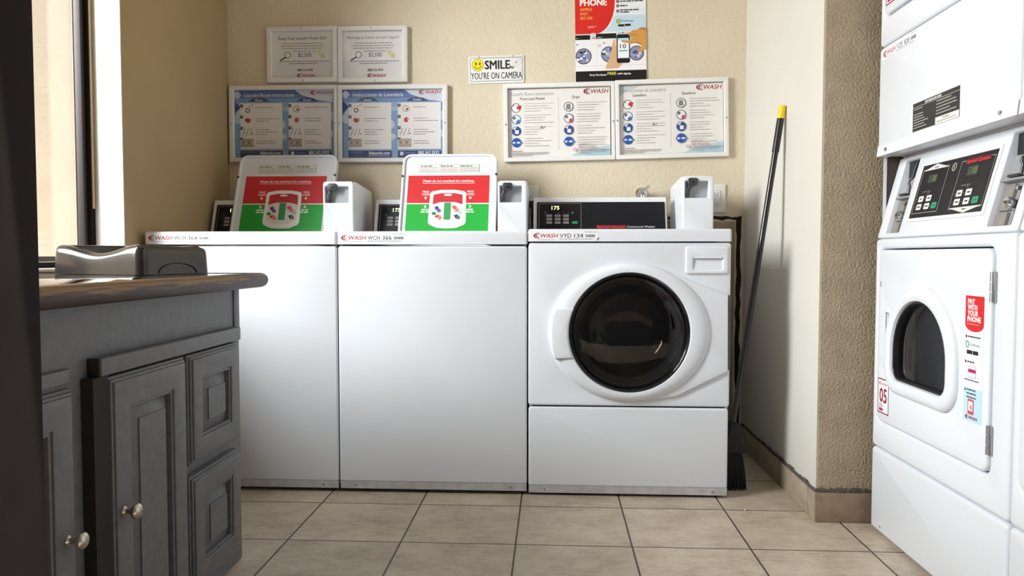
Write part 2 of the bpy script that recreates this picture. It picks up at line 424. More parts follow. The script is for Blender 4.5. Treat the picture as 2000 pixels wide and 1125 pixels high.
# tiled skirting
TILE = mat('skirting_tile', (0.42, 0.34, 0.255), 0.45, noise=(22, 0.18, 6))
TILEB = mat('skirting_tile_brown', (0.27, 0.185, 0.125), 0.45, noise=(22, 0.18, 6))
GROUT = mat('crumbled_mortar', (0.12, 0.095, 0.08), 0.9, noise=(60, 0.5, 5), bump=(120, 1.0, 0.008))
mb = MB(); y = YP+0.0
for a, b in ((YP+0.001, YP+0.066), (YP+0.069, YP+0.375), (YP+0.378, YP+0.684), (YP+0.687, YB-0.001)):
    mb.box(XS-0.010, XS-0.0005, a, b, 0.001, 0.088, 0.0012)
struct('baseboard_right', mb, TILE)
mb = MB()
mb.box(XS-0.010, XS+0.290, YP-0.012, YP-0.0005, 0.001, 0.092, 0.0012); mb.box(XS+0.293, XS+0.40, YP-0.012, YP-0.0005, 0.001, 0.092, 0.0012)
struct('baseboard_pillar', mb, TILEB)
def ragged(n, a, b, lo, hi, seed):
    rnd = random.Random(seed)
    return [(a+(b-a)*k/n, lo + (hi-lo)*rnd.random()) for k in range(n+1)]
top = ragged(60, XS-0.010, XS+0.40, 0.100, 0.109, 3)
struct('trim_4', MB().extrude([[(XS-0.010, 0.092)] + [(XS+0.40, 0.092)] + top[::-1]], YP-0.006, YP-0.0004), GROUT)
top = ragged(60, YP, YB-0.01, 0.094, 0.103, 4)
struct('trim_5', MB().extrude([[(YP, 0.088), (YB-0.01, 0.088)] + top[::-1]], XS-0.006, XS-0.0004, axis='x'), GROUT)
# cut-out in the back wall beside the front-load washer: a tan board with a dark ragged gap
rnd = random.Random(5)
A = [(0.50 + 0.30*k/12, 0.992 + rnd.uniform(-0.004, 0.004)) for k in range(13)]
B = [(0.813 + rnd.uniform(-0.004, 0.004), 0.985 - 0.90*k/22) for k in range(23)]
outer = A + [(0.815, 0.996)] + B[1:]
inner = [(0.795 + rnd.uniform(-0.004, 0.003), 0.985 - 0.90*(22-k)/22) for k in range(22)] + [(0.793, 0.978)] + [(0.50 + 0.28*(12-k)/12, 0.980 + rnd.uniform(-0.004, 0.004)) for k in range(1, 13)]
struct('trim_6', MB().extrude([outer + inner], YB-0.003, YB-0.0003), mat('dark_gap', (0.012, 0.009, 0.008), 0.9))
struct('trim_7', MB().extrude([[(0.50, 0.10), (0.786, 0.10), (0.788, 0.972), (0.50, 0.974)]], YB-0.002, YB-0.0003), mat('raw_board_tan', (0.36, 0.29, 0.19), 0.8, noise=(12, 0.12, 4)))

# ================================================================== WASHERS
W_Y = 2.57
def label_strip(S, code, w, h):
    """white number strip, w x h metres, origin bottom left (uses metre units, y up => negative)"""
    S.rect(0, -h, w, 0, 'F4F2F6'); wash_logo(S, w*0.03, -h*0.50, w*0.37, h*0.46)
    a, b = code.split()
    S.text(a, w*0.425, -h*0.30, h*0.40, '26262C', w=w*0.175, bold=0.006); S.text(b, w*0.64, -h*0.30, h*0.40, '26262C', w=w*0.135, bold=0.006)
    x = w*0.81
    while x < w*0.95: q = random.choice((0.0008, 0.0014)); S.rect(x, -h*0.62, x+q, -h*0.34, '55555F'); x += q+0.001
    S.words(w*0.80, -h*0.90, w*0.17, h*0.07, 'A8A8B4'); S.words(w*0.42, -h*0.20, w*0.5, h*0.07, '9A9AA6'); S.words(w*0.10, -h*0.14, w*0.25, h*0.05, 'B8A8B4')
def coin_box(t, x0, x1, z0, z1, y0, y1):
    w = x1-x0
    sx0, sx1, sz0, sz1 = x0+0.010, x1-0.020, z1-0.084, z1-0.020
    b = MB()
    prof = [(y0+0.030, z0), (y1, z0), (y1, z1-0.030), (y1-0.020, z1-0.016), (y0+0.060, z1-0.001), (y0+0.030, z1-0.001)]
    b.extrude([prof], x0+0.0005, x1-0.0005, axis='x')
    b.extrude([rrect(x0, z0, x1, z1, (0.006, 0.006, 0.012, 0.012)), rrect(sx0, sz0, sx1, sz1, 0.003)], y0, y0+0.0305, cham=0.005)
    o = b.build('coin_box', WHITE, t)
    MB().box(sx0-0.002, sx1+0.002, y0+0.022, y0+0.029, sz0-0.002, sz1+0.002).build('slot_plate', GREYP, o)
    l = MB()
    l.extrude([rrect(sx0+0.008, sz1-0.018, sx0+0.048, sz1+0.012, 0.010)], y0-0.006, y0+0.004, cham=0.003)
    l.extrude([[(sx0+0.004, sz0+0.002), (sx0+0.016, sz0+0.002), (sx0+0.018, sz0+0.030), (sx0+0.024, sz0+0.040), (sx0+0.022, sz1-0.004), (sx0+0.010, sz1-0.004), (sx0+0.011, sz0+0.040), (sx0+0.004, sz0+0.030)]], y0+0.002, y0+0.016, cham=0.002)
    l.lathe([(0, y0-0.002), (0.005, y0-0.002), (0.005, y0+0.004)], (sx0+0.016, 0, sz0+0.034), 'y', 12)
    l.build('coin_slide', DARKSTEEL, o)
    MB().box(sx0+0.022, sx0+0.036, y0-0.0075, y0-0.006, sz1-0.008, sz1-0.003).build('coin_slot', BLACK, o)
    return o
def keypad(S, x0, z0, cols, green=False):
    """x0, z0 : left, top (metres, z up) of the black panel's key field"""
    for r in range(3):
        zz = z0 - 0.062 - r*0.0148
        for c in range(cols):
            xx = x0 + 0.034 + c*0.034
            S.rrect(xx, -zz-0.0052, xx+0.0225, -zz+0.0052, 0.0015, 'A9A6A8'); S.words(xx+0.003, -zz-0.0012, 0.016, 0.0024, '34343A')
            S.disc(xx-0.0065, -zz, 0.0013, '8A8A8E', n=8)
    if green:
        zz = z0 - 0.062 - 2*0.0148
        S.rrect(x0+0.138, -zz-0.0052, x0+0.160, -zz+0.0052, 0.0015, '1E9A62')
LED = mat('led_digits', (0.75, 1.0, 0.45), 0.5, emit=1.6)
def hood(t, x0, x1, zt, cols, wide):
    """slanted control hood; wide = the front-load machine's long black panel"""
    yb, yt, zh = 0.512, 0.558, 0.148
    tilt = math.atan2(yt-yb, zh-0.012)
    b = MB(); b.extrude([[(yb, zt), (yb, zt+0.010), (yt, zt+zh-0.006), (yt+0.006, zt+zh), (0.655, zt+zh), (0.675, zt+zh-0.02), (0.675, zt)]], x0, x1, axis='x')
    o = b.build('control_hood', WHITE, t)
    L = math.hypot(yt-yb, zh-0.016)
    px0, px1 = x0+0.014, x1-0.006
    e = Matrix.Translation((0, yb, zt+0.010)) @ Matrix.Rotation(-tilt, 4, 'X')
    def put(ob):
        ob.matrix_local = e; return ob
    p = put(MB().extrude([rrect(px0, 0.004, px1, L-0.016, 0.003)], -0.003, 0.002, cham=0.001).build('control_panel', BLACKPANEL, o))
    S = Sheet(y=-0.0031)
    zt2 = L-0.016
    fx0, fx1 = px0+0.008, px0+0.008+ (0.172 if wide else 0.172)
    S.frame(fx0, -zt2+0.006, min(fx1, px1-0.004), 0.0, 0.0016, '8C8A88')
    S.text('175', fx0+0.052, -zt2+0.033, 0.0155, LED, w=0.031, bold=0.01)
    S.disc(fx0+0.026, -zt2+0.042, 0.0025, '77757A', n=10); S.words(fx0+0.020, -zt2+0.049, 0.014, 0.002, '77757A')
    for k in range(3):
        S.poly([(fx0+0.078+k*0.019, -zt2+0.050), (fx0+0.086+k*0.019, -zt2+0.050), (fx0+0.082+k*0.019, -zt2+0.042)], '55555C')
    S.poly([(fx0+0.132, -zt2+0.050), (fx0+0.141, -zt2+0.050), (fx0+0.1365, -zt2+0.041)], '9A9AA0')
    keypad(S, fx0-0.003, zt2+0.002, cols, wide)
    if wide:
        S.rect(fx1+0.060, -0.0225, fx1+0.180, -0.0085, '6E1420'); S.text('Speed Queen', fx1+0.064, -0.0115, 0.0085, 'E03040', w=0.112, bold=0.02)
        S.text('Commercial Washer', fx1+0.184, -0.0115, 0.0085, 'D8D8DC', w=0.112, bold=0.004, shear=0.15)
    put(S.build('panel_print', o))
    return o
def overload_label(S, w, T, split):
    """red over green notice on the lid; metres, y up negative; w wide, T top, split = border height"""
    S.rect(0, -T, w, -split, 'D22A30'); S.rect(0, -split, w, -0.004, '1FA83C'); S.rect(0, -split-0.0022, w, -split+0.0022, 'F6F2EA')
    c = w/2
    S.text('Please do not overload the machines.', c, -T+0.029, 0.0095, 'FBE9E6', w=w*0.63, bold=0.022, align='c')
    S.rect(c-w*0.32, -T+0.034, c+w*0.32, -T+0.0362, 'FBE9E6')
    for s in (-1, 1):
        x = c + s*w*0.272
        S.text('MAX', x, -T+0.078, 0.0085, 'FBE9E6', w=0.026, bold=0.025, align='c'); S.text('LOAD', x, -T+0.090, 0.0085, 'FBE9E6', w=0.031, bold=0.025, align='c')
        S.rect(x-0.0025, -T+0.095, x+0.0025, -T+0.103, 'FBE9E6'); S.poly([(x-0.007, -T+0.101), (x+0.007, -T+0.101), (x, -T+0.109)], 'FBE9E6')
        S.poly([(x-0.007, -split+0.014), (x+0.007, -split+0.014), (x, -split+0.006)], 'FBE9E6'); S.rect(x-0.0025, -split+0.013, x+0.0025, -split+0.020, 'FBE9E6')
        S.words(x-0.014, -split+0.024, 0.028, 0.0065, 'E6F3E2', 0.0); S.words(x-0.017, -split+0.034, 0.034, 0.0065, 'E6F3E2', 0.0)
    # picture of a tub: white rounded frame, red water line, green post, clothes
    t0, b0 = -T+0.066, -0.026
    S.poly([(c-0.074, t0+0.016), (c-0.068, t0+0.007), (c-0.03, t0), (c+0.03, t0), (c+0.068, t0+0.007), (c+0.074, t0+0.016), (c+0.077, b0-0.024), (c+0.070, b0-0.014), (c+0.04, b0), (c, b0+0.003), (c-0.04, b0), (c-0.070, b0-0.014), (c-0.077, b0-0.024)], 'F8F6F2')
    S.poly([(c-0.060, t0+0.022), (c-0.03, t0+0.015), (c+0.03, t0+0.015), (c+0.060, t0+0.022), (c+0.062, -split+0.004), (c+0.03, -split-0.006), (c-0.03, -split-0.006), (c-0.062, -split+0.004)], 'C8303C')
    S.poly([(c-0.062, -split+0.004), (c-0.03, -split-0.005), (c+0.03, -split-0.005), (c+0.062, -split+0.004), (c+0.062, b0-0.036), (c+0.03, b0-0.018), (c-0.03, b0-0.018), (c-0.062, b0-0.036)], 'EAE4DC')
    S.disc(c, t0+0.023, 0.017, 'F4E8E4', ry=0.0045)
    rn = random.Random(11)
    for (dx, dz, cc) in ((-0.044, 0.020, '5A3E8E'), (-0.036, 0.030, '6E58A8'), (0.030, 0.018, 'D85A60'), (0.040, 0.030, 'E4828A'), (-0.040, 0.056, 'D0404A'), (-0.030, 0.064, 'E08088'), (0.038, 0.056, '3A2E6A'), (0.046, 0.062, '4E7A58'), (0.052, 0.040, 'A8D8C4'), (-0.054, 0.044, '2E8A48')):
        S.poly([(c+dx+0.011*math.cos(a)*rn.uniform(0.6, 1.2), -split+dz+0.010*math.sin(a)*rn.uniform(0.6, 1.2)) for a in [k*2*PI/7 for k in range(7)]], cc)
    S.rect(c-0.014, -split-0.004, c+0.014, -split+0.072, '3E9A58')
    S.words(c-w*0.25, -0.0105, w*0.5, 0.004, 'E6F3E2', 0.0)
def screw(t, x, y, z, r=0.0045):
    return MB().lathe([(0, -0.0025), (r*0.7, -0.002), (r, 0.0), (r, 0.004)], (x, y, z), 'y', 14).build('screw', STEEL, t)
def shell(t, w, d, z0, z1):
    U = [(0.003, 0.014), (0.012, 0.014), (0.012, d-0.01), (w-0.012, d-0.01), (w-0.012, 0.014), (w-0.003, 0.014), (w-0.003, d), (0.003, d)]
    return MB().extrude([U], z0, z1, axis='z').build('cabinet_shell', WHITE, t)
def feet(t, w, d):
    for x in (0.06, w-0.06):
        for y in (0.07, d-0.07):
            MB().lathe([(0.010, 0.03), (0.010, 0.012), (0.022, 0.010), (0.022, 0.0)], (x, y, 0.0005), 'z', 16, cap=True).build('leveling_foot', RUBBER, t)
def top_load(name, label, x, w, coin, lid, code, ztop=0.907):
    t = thing(name, label, 'washing machine', (x, W_Y, 0), group='white top-load washers')
    d = 0.690
    shell(t, w, d, 0.024, 0.860)
    fp = MB().extrude([rrect(0, 0.040, w, 0.857, (0.007, 0.007, 0.010, 0.010))], 0.0, 0.013, cham=0.006).build('front_panel', WHITE, t)
    MB().extrude([[(0.0, 0.0402), (0.010, 0.0402), (0.014, 0.016), (0.007, 0.014)]], 0.0015, w-0.0015, axis='x').build('toe_strip', KICK, t)
    for sx in (0.055, w-0.055): screw(t, sx, 0.0035, 0.028)
    feet(t, w, d)
    MB().box(0.02, w-0.02, 0.10, 0.12, 0.003, 0.030).build('base_rail', BLACK, t)
    # top with the round-cornered tub opening
    tp = MB().extrude([rrect(-0.001, -0.006, w+0.001, d, 0.008), rrect(lid[0]+0.012, 0.05, lid[1]-0.012, 0.455, 0.05)], ztop, 0.8625, axis='z', cham=0.007).build('top_panel', WHITE, t)
    S = Sheet(y=-0.0062); label_strip(S, code, 0.235 if w < 0.66 else 0.232, 0.0335)
    S.build('number_sticker', tp, (0.006, 0, 0.868))
    cx = (lid[0]+lid[1])/2
    tub = MB().lathe([(0.215, 0.850), (0.225, 0.80), (0.225, 0.42), (0.10, 0.40), (0.085, 0.40), (0.060, 0.52), (0.035, 0.70), (0.03, 0.72), (0, 0.725)], (cx, 0.255, 0), 'z', 40)
    tub.build('wash_tub', STEEL, t)
    # lid, opened and leaning back on the hood
    L = 0.359
    e = Matrix.Translation((0, 0.474, ztop+0.004)) @ Matrix.Rotation(-math.atan2(0.13, 0.335), 4, 'X')
    lb = MB(); lo = rrect(lid[0], 0.0, lid[1], L, (0.014, 0.014, 0.035, 0.035), 8)
    lb.extrude([lo], -0.002, 0.014)
    lb.extrude([lo, offset(lo, 0.011)], -0.010, 0.0, cham=0.0045)
    lo_ = lb.build('lid', WHITE, t); lo_.matrix_local = e
    lw = lid[1]-lid[0]; S = Sheet(y=-0.0022)
    bw = 0.343 if w > 0.66 else 0.338
    S.ox = -(lid[0] + (lw-bw)/2 - 0.002); overload_label(S, bw, 0.2615, 0.134)
    nx = bw/2-0.125; S.rect(nx, -0.312, nx+0.25, -0.276, 'E2E0DE')
    S.frame(nx, -0.312, nx+0.25, -0.276, 0.0011, '96948F')
    for k in range(3):
        S.words(nx+0.006+k*0.082, -0.307, 0.05, 0.0045, '77756F'); S.rect(nx+0.082+k*0.082, -0.312, nx+0.083+k*0.082, -0.276, 'A5A39F')
        for q in range(3): S.words(nx+0.006+k*0.082, -0.299+q*0.0075, 0.070, 0.0028, 'A9A7A3' if k != 1 else 'C09A96')
    S.build('lid_notice', lo_)
    for sx, sz in ((lid[0]+0.004, 0.255), (lid[1]-0.004, 0.262)):
        MB().lathe([(0, -0.014), (0.005, -0.013), (0.0055, -0.008)], (sx, 0, sz), 'y', 12).build('lid_bumper', DARKSTEEL, lo_)
    hood(t, 0.004 if w < 0.66 else -0.004, coin[0]-0.030, ztop+0.001, 2, False)
    coin_box(t, coin[0], coin[1], ztop+0.001, 1.116, 0.390, 0.70)
    return t
top_load('washing_machine', 'white top-load washer numbered 364, half hidden by the grey cabinet beside the window wall', -1.412, 0.673, (0.508, 0.630), (0.094, 0.512), 'WCH 364')
top_load('washing_machine', 'white top-load washer numbered 366, in the middle of the row of three washers', -0.7345, 0.650, (0.522, 0.636), (0.112, 0.508), 'WCH 366')

# ---- front-load washer
def front_load():
    w, d, zt = 0.678, 0.690, 0.914
    t = thing('washing_machine', 'white front-load washer with round dark glass door and long black control panel', 'washing machine', (-0.080, W_Y, 0))
    X = lambda a: a + 0.080
    shell(t, w, d, 0.024, 0.868)
    cx, cz = X(0.259), 0.566
    mainf = MB().extrude([rrect(0, 0.3135, w, 0.868, 0.010), circle(cx, cz, 0.205, 64)], 0.0, 0.013, cham=0.006).build('front_panel', WHITE, t)
    MB().extrude([rrect(0.001, 0.036, w-0.003, 0.3085, (0.007, 0.007, 0.010, 0.010))], 0.0, 0.013, cham=0.006).build('lower_panel', WHITE, t)
    MB().extrude([[(0.0, 0.0362), (0.010, 0.0362), (0.014, 0.012), (0.007, 0.010)]], 0.002, w-0.004, axis='x').build('toe_strip', KICK, t)
    for sx in (0.056, w-0.052): screw(t, sx, 0.0035, 0.023)
    MB().lathe([(0, -0.001), (0.002, 0.0), (0.002, 0.003)], (0.141, 0.004, 0.026), 'y', 10).build('screw', DARKSTEEL, t)
    feet(t, w, d)
    MB().box(0.02, w-0.02, 0.10, 0.12, 0.003, 0.030).build('base_rail', BLACK, t)
    tp = MB().extrude([rrect(-0.001, -0.006, w+0.001, d, 0.010)], zt, 0.872, axis='z', cham=0.007).build('top_panel', WHITE, t)
    S = Sheet(y=-0.0062); label_strip(S, 'VYD 134', 0.225, 0.034)
    S.poly([(0.222, -0.009), (0.229, -0.010), (0.220, 0.0)], '6E6A70')
    S.build('number_sticker', tp, (0.010, 0, 0.8745))
    hood(t, 0.004, X(0.462), zt+0.001, 3, True)
    coin_box(t, X(0.502), X(0.620), zt+0.001, 1.131, 0.390, 0.70)
    # drum
    dr = MB(); dr.lathe([(0.198, 0.013), (0.205, 0.06), (0.235, 0.09), (0.235, 0.40), (0.225, 0.42), (0.06, 0.435), (0, 0.42)], (cx, 0, cz), 'y', 64)
    dro = dr.build('drum', DRUM, t)
    for k in range(3):
        a = R(20 + 120*k); q = Vector((math.cos(a), 0, math.sin(a))); n = Vector((-math.sin(a), 0, math.cos(a)))
        c0 = Vector((cx, 0, cz)) + q*0.236
        vs_ = [c0 - n*0.03, c0 + n*0.03, c0 - q*0.05 + n*0.008, c0 - q*0.05 - n*0.008]
        bm2 = bmesh.new(); ra = [bm2.verts.new((v.x, 0.11, v.z)) for v in vs_]; rb = [bm2.verts.new((v.x, 0.39, v.z)) for v in vs_]
        bm2.faces.new(ra); bm2.faces.new(rb)
        for i in range(4): bm2.faces.new((ra[i-1], ra[i], rb[i], rb[i-1]))
        bf = MB(); bf._merge(bm2, 0); bf.build('drum_baffle', mat('baffle_plastic', (0.05, 0.042, 0.036), 0.4), dro)
    # door: flared hinge plate, oval ring, handle, bezel, glass bowl
    N = 96
    oval = [(cx+0.2715*math.cos(2*PI*k/N), cz+0.2325*math.sin(2*PI*k/N)) for k in range(N)]
    circ = [(cx+0.2010*math.cos(2*PI*k/N), cz+0.2010*math.sin(2*PI*k/N)) for k in range(N)]
    dm = MB()
    flare = [(X(0.30), 0.7945), (X(0.398), 0.767), (X(0.588), 0.694), (X(0.591), 0.437), (X(0.419), 0.350), (X(0.32), 0.3375)]
    arc = [(cx+0.215*math.cos(a), cz+0.215*math.sin(a)) for a in [R(-70)+R(140)*k/16 for k in range(17)]]
    dm.extrude([flare + arc], -0.010, -0.0002, cham=0.004)
    dm.ring(oval, circ, [(0, -0.0002), (0.0, -0.006), (0.03, -0.011), (0.10, -0.016), (0.35, -0.023), (0.70, -0.027), (0.93, -0.026), (1.0, -0.020), (1.0, 0.010)])
    door = dm.build('door', WHITE, t)
    hp = []
    for k in range(13):
        a = R(180-24) + R(48)*k/12; hp.append((cx+0.2035*math.cos(a), cz - 0.004 + 0.2035*math.sin(a)))
    zt_, zb_ = hp[0][1], hp[-1][1]
    hp2 = [(cx-0.2500, zb_-0.002), (cx-0.2600, cz-0.05), (cx-0.2630, cz), (cx-0.2600, cz+0.05), (cx-0.2480, zt_+0.004)]
    MB().extrude([hp + hp2], -0.034, -0.012, cham=0.006).build('door_handle', WHITE, door)
    bz = MB(); bz.lathe([(0.2005, 0.012), (0.2005, -0.020), (0.1985, -0.0245), (0.1955, -0.0255), (0.1925, -0.023), (0.1905, -0.018), (0.1895, -0.010)], (cx, 0, cz), 'y', 96)
    bz.build('door_bezel', BLACKGLOSS, door)
    MB().lathe([(0.1895, -0.014), (0.184, -0.0185), (0.172, -0.0225), (0.14, -0.027), (0.08, -0.031), (0, -0.0325)], (cx, 0, cz), 'y', 72).build('door_glass', DOORGLASS, door)
    gk = MB(); gk.lathe([(0.1895, -0.012), (0.186, 0.002), (0.176, 0.004), (0.174, 0.030), (0.160, 0.034), (0.157, 0.060), (0.166, 0.075), (0.197, 0.040)], (cx, 0, cz), 'y', 64); gk.build('door_gasket', BLACK, door)
    MB().lathe([(0.156, 0.012), (0.150, 0.030), (0.142, 0.060), (0.122, 0.080), (0.06, 0.090), (0, 0.092)], (cx, 0, cz), 'y', 64).build('inner_bowl', DOORGLASS, door)
    hg = MB(); hg.box(X(0.5915), X(0.5965), -0.008, -0.0005, 0.440, 0.692)
    for k in range(12): hg.lathe([(0.0032, 0.442+k*0.021), (0.0032, 0.460+k*0.021)], (X(0.5940), -0.008, 0), 'z', 10, cap=True)
    hg.build('hinge', DARKSTEEL, door)
    # detergent drawer
    x0, x1, z0, z1 = X(0.446), X(0.588), 0.763, 0.856
    dd = MB(); dd.extrude([rrect(x0, z0, x1, z1, 0.010), rrect(x0+0.026, z0+0.014, x1-0.020, z0+0.056, 0.008)], -0.008, -0.0002, cham=0.005)
    ddo = dd.build('detergent_drawer', WHITE, t)
    # scooped finger pull: slopes from the lower edge up and inwards
    hx0, hx1, hz0, hz1 = x0+0.026, x1-0.020, z0+0.014, z0+0.056
    bm2 = bmesh.new(); rows = []
    for k in range(9):
        a = k/8; zz = hz0 - 0.004 + (hz1-hz0+0.004)*a; yy = -0.006 + 0.0052*math.sin(a*PI/2)
        rows.append((bm2.verts.new((hx0-0.003, yy, zz)), bm2.verts.new((hx1+0.003, yy, zz))))
    for a, b in zip(rows, rows[1:]): bm2.faces.new((a[0], a[1], b[1], b[0]))
    mb = MB(); mb._merge(bm2, 0); mb.build('finger_pull', WHITE, ddo)
    MB().extrude([rrect(hx0+0.002, hz1-0.004, hx1-0.002, hz1+0.002, 0.0025)], -0.011, -0.004, cham=0.002).build('finger_lip', WHITE, ddo)
    return t
front_load()

# ================================================================== STACKED DRYERS (local x runs toward the camera, -y is the front)
def dryer_stack(label, y_far, number, code):
    t = thing('stacked_dryer', label, 'dryer', (0.963, y_far, 0), (0, 0, -PI/2), group='white stacked dryers')
    w = 0.683
    D = 0.70
    MB().box(0.004, w-0.004, 0.075, D, 0.03, 2.02, 0.004).build('cabinet_shell', WHITE, t)
    MB().box(0.03, w-0.03, 0.08, D-0.05, 0.001, 0.029).build('base_rail', BLACK, t)
    MB().extrude([rrect(0.001, 0.010, w-0.001, 0.2555, 0.012)], 0.0, 0.0748, cham=0.010).build('lower_panel', WHITE, t)
    screw(t, 0.07, 0.001, 0.030); screw(t, w-0.07, 0.001, 0.030)
    def front(z0, z1, num):
        dz = z0 - 0.2585
        dx0, dx1, dz0, dz1 = 0.034, 0.606, 0.343+dz, 0.841+dz
        f = MB().extrude([rrect(0.001, z0, w-0.001, z1, 0.012), rrect(dx0-0.004, dz0-0.004, dx1+0.004, dz1+0.004, 0.026)], 0.0, 0.0748, cham=0.010).build('front_panel', WHITE, t)
        MB().box(0.02, w-0.02, 0.068, 0.0746, z0+0.04, z1-0.01).build('door_recess', BLACK, f)
        # window outline: arch on straight sides with a near-flat foot
        def dshape(g):
            cx, hw = 0.297, 0.147+g; spz, ah, bz = 0.562+dz, 0.142+g, 0.481+dz-g*0.95
            pts = [(cx+hw*math.cos(a), spz+ah*math.sin(a)) for a in [PI*k/24 for k in range(25)]]
            rr = 0.035+g*0.9
            for k in range(9): a = PI+0.5*PI*k/8; pts.append((cx-hw+rr+rr*math.cos(a), bz+rr+rr*math.sin(a)))
            for k in range(9): a = 1.5*PI+0.5*PI*k/8; pts.append((cx+hw-rr+rr*math.cos(a), bz+rr+rr*math.sin(a)))
            return pts
        win = dshape(0.0); rim = dshape(0.042)
        hx0, hx1, hz0, hz1 = 0.088, 0.114, 0.513+dz, 0.662+dz
        dm = MB().extrude([rrect(dx0, dz0, dx1, dz1, 0.024), dshape(0.008), rrect(hx0, hz0, hx1, hz1, 0.006)], -0.004, 0.050, cham=0.006)
        dm.ring(rim, win, [(0, -0.0038), (0.0, -0.010), (0.08, -0.016), (0.3, -0.021), (0.7, -0.021), (0.92, -0.017), (1.0, -0.008), (1.0, 0.02)])
        door = dm.build('door', WHITE, t)
        MB().extrude([dshape(0.0045), dshape(-0.005)], -0.010, 0.018, cham=0.002).build('window_gasket', BLACK, door)
        MB().extrude([dshape(-0.004)], 0.004, 0.008).build('window_glass', DRYGLASS, door)
        MB().extrude([dshape(0.006)], 0.044, 0.049).build('window_liner', mat('dryer_drum_grey', (0.17, 0.17, 0.185), 0.5, metal=0.2, noise=(220, 0.45, 2)), door)
        MB().box(hx0-0.003, hx1+0.003, 0.010, 0.016, hz0-0.003, hz1+0.003).build('handle_recess', WHITE, door)
        hb = MB().extrude([rrect(hx0-0.012, hz0-0.012, hx1+0.010, hz1+0.012, 0.008), rrect(hx0, hz0, hx1, hz1, 0.006)], -0.0065, -0.0035, cham=0.002); hb.build('handle_surround', WHITE, door)
        S = Sheet(y=-0.0042)
        S.rect(0.050, -0.7505-dz, 0.0545, -0.734-dz, '5A5A60'); S.build('maker_mark', door)
        for za, zb in ((0.722, 0.790), (0.386, 0.452)):
            h = MB(); h.box(0.616, 0.624, -0.005, -0.001, za+dz, zb+dz, 0.001)
            for k in range(3): h.lathe([(0.005, za+dz+k*(zb-za)/3+0.001), (0.005, za+dz+(k+1)*(zb-za)/3-0.001)], (0.612, -0.004, 0), 'z', 12, cap=True)
            h.build('hinge', STEEL, door)
        # number sticker, local metres with y up negative
        S = Sheet(y=-0.0043)
        x0, x1, za, zb = 0.047, 0.118, 0.367+dz, 0.468+dz
        S.rect(x0, -zb, x1, -za, '7A1836'); S.rect(x0+0.0035, -zb+0.0035, x1-0.0035, -za-0.0035, 'F4EEF4')
        wash_logo(S, x0+0.008, -zb+0.015, 0.054, 0.009)
        if num: S.text(num, (x0+x1)/2, -za-0.033, 0.040, '8E1734', w=0.046, bold=0.02, align='c')
        for q in range(3): S.words(x0+0.010, -za-0.028+q*0.006, 0.024, 0.0026, '4A5A88')
        S.rect(x0+0.010, -za-0.014, x0+0.036, -za-0.007, 'A8284C')
        if num is not None: S.build('number_sticker', door)
        # pay-by-phone sticker
        S = Sheet(y=-0.0043)
        x0, x1, zt = 0.508, 0.584, 0.733+dz
        S.rect(x0+0.001, -zt+0.062, x1-0.001, -zt+0.212, 'EDF1F6'); S.rect(x0+0.001, -zt+0.212, x1-0.001, -zt+0.2885, 'BFDDEA')
        pts = [(x0, -zt), (x1, -zt), (x1, -zt+0.066)] + [((x0+x1)/2+0.038*math.cos(a), -zt+0.066+0.016*math.sin(a)) for a in [PI*k/12 for k in range(1, 12)]] + [(x0, -zt+0.066)]
        S.poly(pts, 'D2202C')
        for k, s in enumerate(('PAY', 'WITH', 'YOUR', 'PHONE')):
            S.text(s, x0+0.010, -zt+0.0185+k*0.0135, 0.0115, 'FBF1EF', w=(0.028, 0.038, 0.042, 0.054)[k], bold=0.03)
        S.words(x0+0.008, -zt+0.064, 0.050, 0.002, 'F09A70')
        def step(z, col): S.disc(x0+0.007, -zt+z, 0.0036, col, n=14)
        step(0.094, '5A2448'); S.words(x0+0.014, -zt+0.092, 0.052, 0.0035, '3A3A40', 0)
        S.ring(x0+0.012, -zt+0.112, 0.008, 0.0028, '3A9A7A', 16); S.text('PayRange', x0+0.023, -zt+0.114, 0.0055, '5AA45A', w=0.040)
        S.rect(x0+0.010, -zt+0.125, x0+0.033, -zt+0.134, '17171A'); S.rect(x0+0.035, -zt+0.125, x0+0.057, -zt+0.134, '17171A')
        step(0.152, '8A1E50'); S.words(x0+0.014, -zt+0.150, 0.028, 0.0035, '3A3A40', 0)
        S.rect(x0+0.018, -zt+0.163, x0+0.050, -zt+0.187, 'F6E6EC'); S.rect(x0+0.018, -zt+0.168, x0+0.050, -zt+0.176, 'A82060'); S.frame(x0+0.018, -zt+0.161, x0+0.050, -zt+0.188, 0.0012, 'C8809C')
        S.words(x0+0.004, -zt+0.192, 0.060, 0.0030, '5A5A60', 0)
        step(0.217, '7088A0')
        for q in range(3): S.words(x0+0.014, -zt+0.214+q*0.0085, 0.038, 0.0035, '52626E', 0)
        S.rrect(x0+0.020, -zt+0.237, x0+0.044, -zt+0.272, 0.003, 'D84A58'); S.rect(x0+0.023, -zt+0.242, x0+0.041, -zt+0.264, 'F6EEEE'); S.poly([(x0+0.026, -zt+0.258), (x0+0.036, -zt+0.246), (x0+0.040, -zt+0.262)], 'C89098')
        wash_logo(S, x0+0.010, -zt+0.279, 0.050, 0.008, 'A04A6C')
        S.build('payment_sticker', door)
        return f
    front(0.2585, 0.8735, number[0]); front(1.4335, 2.015, number[1])
    # slanted control panel with two coin bays
    cz0, cz1, back = 0.877, 1.110, 0.062
    tl = math.atan2(back, cz1-cz0); L = math.hypot(back, cz1-cz0)
    e = Matrix.Translation((0, 0.002, cz0)) @ Matrix.Rotation(-tl, 4, 'X')
    bays = [(0.048, 0.135), (0.562, 0.654)]
    loops = [rrect(0.0045, 0.0, w-0.001, L, 0.006)] + [rrect(a, 0.014, b, L-0.012, 0.004) for a, b in bays]
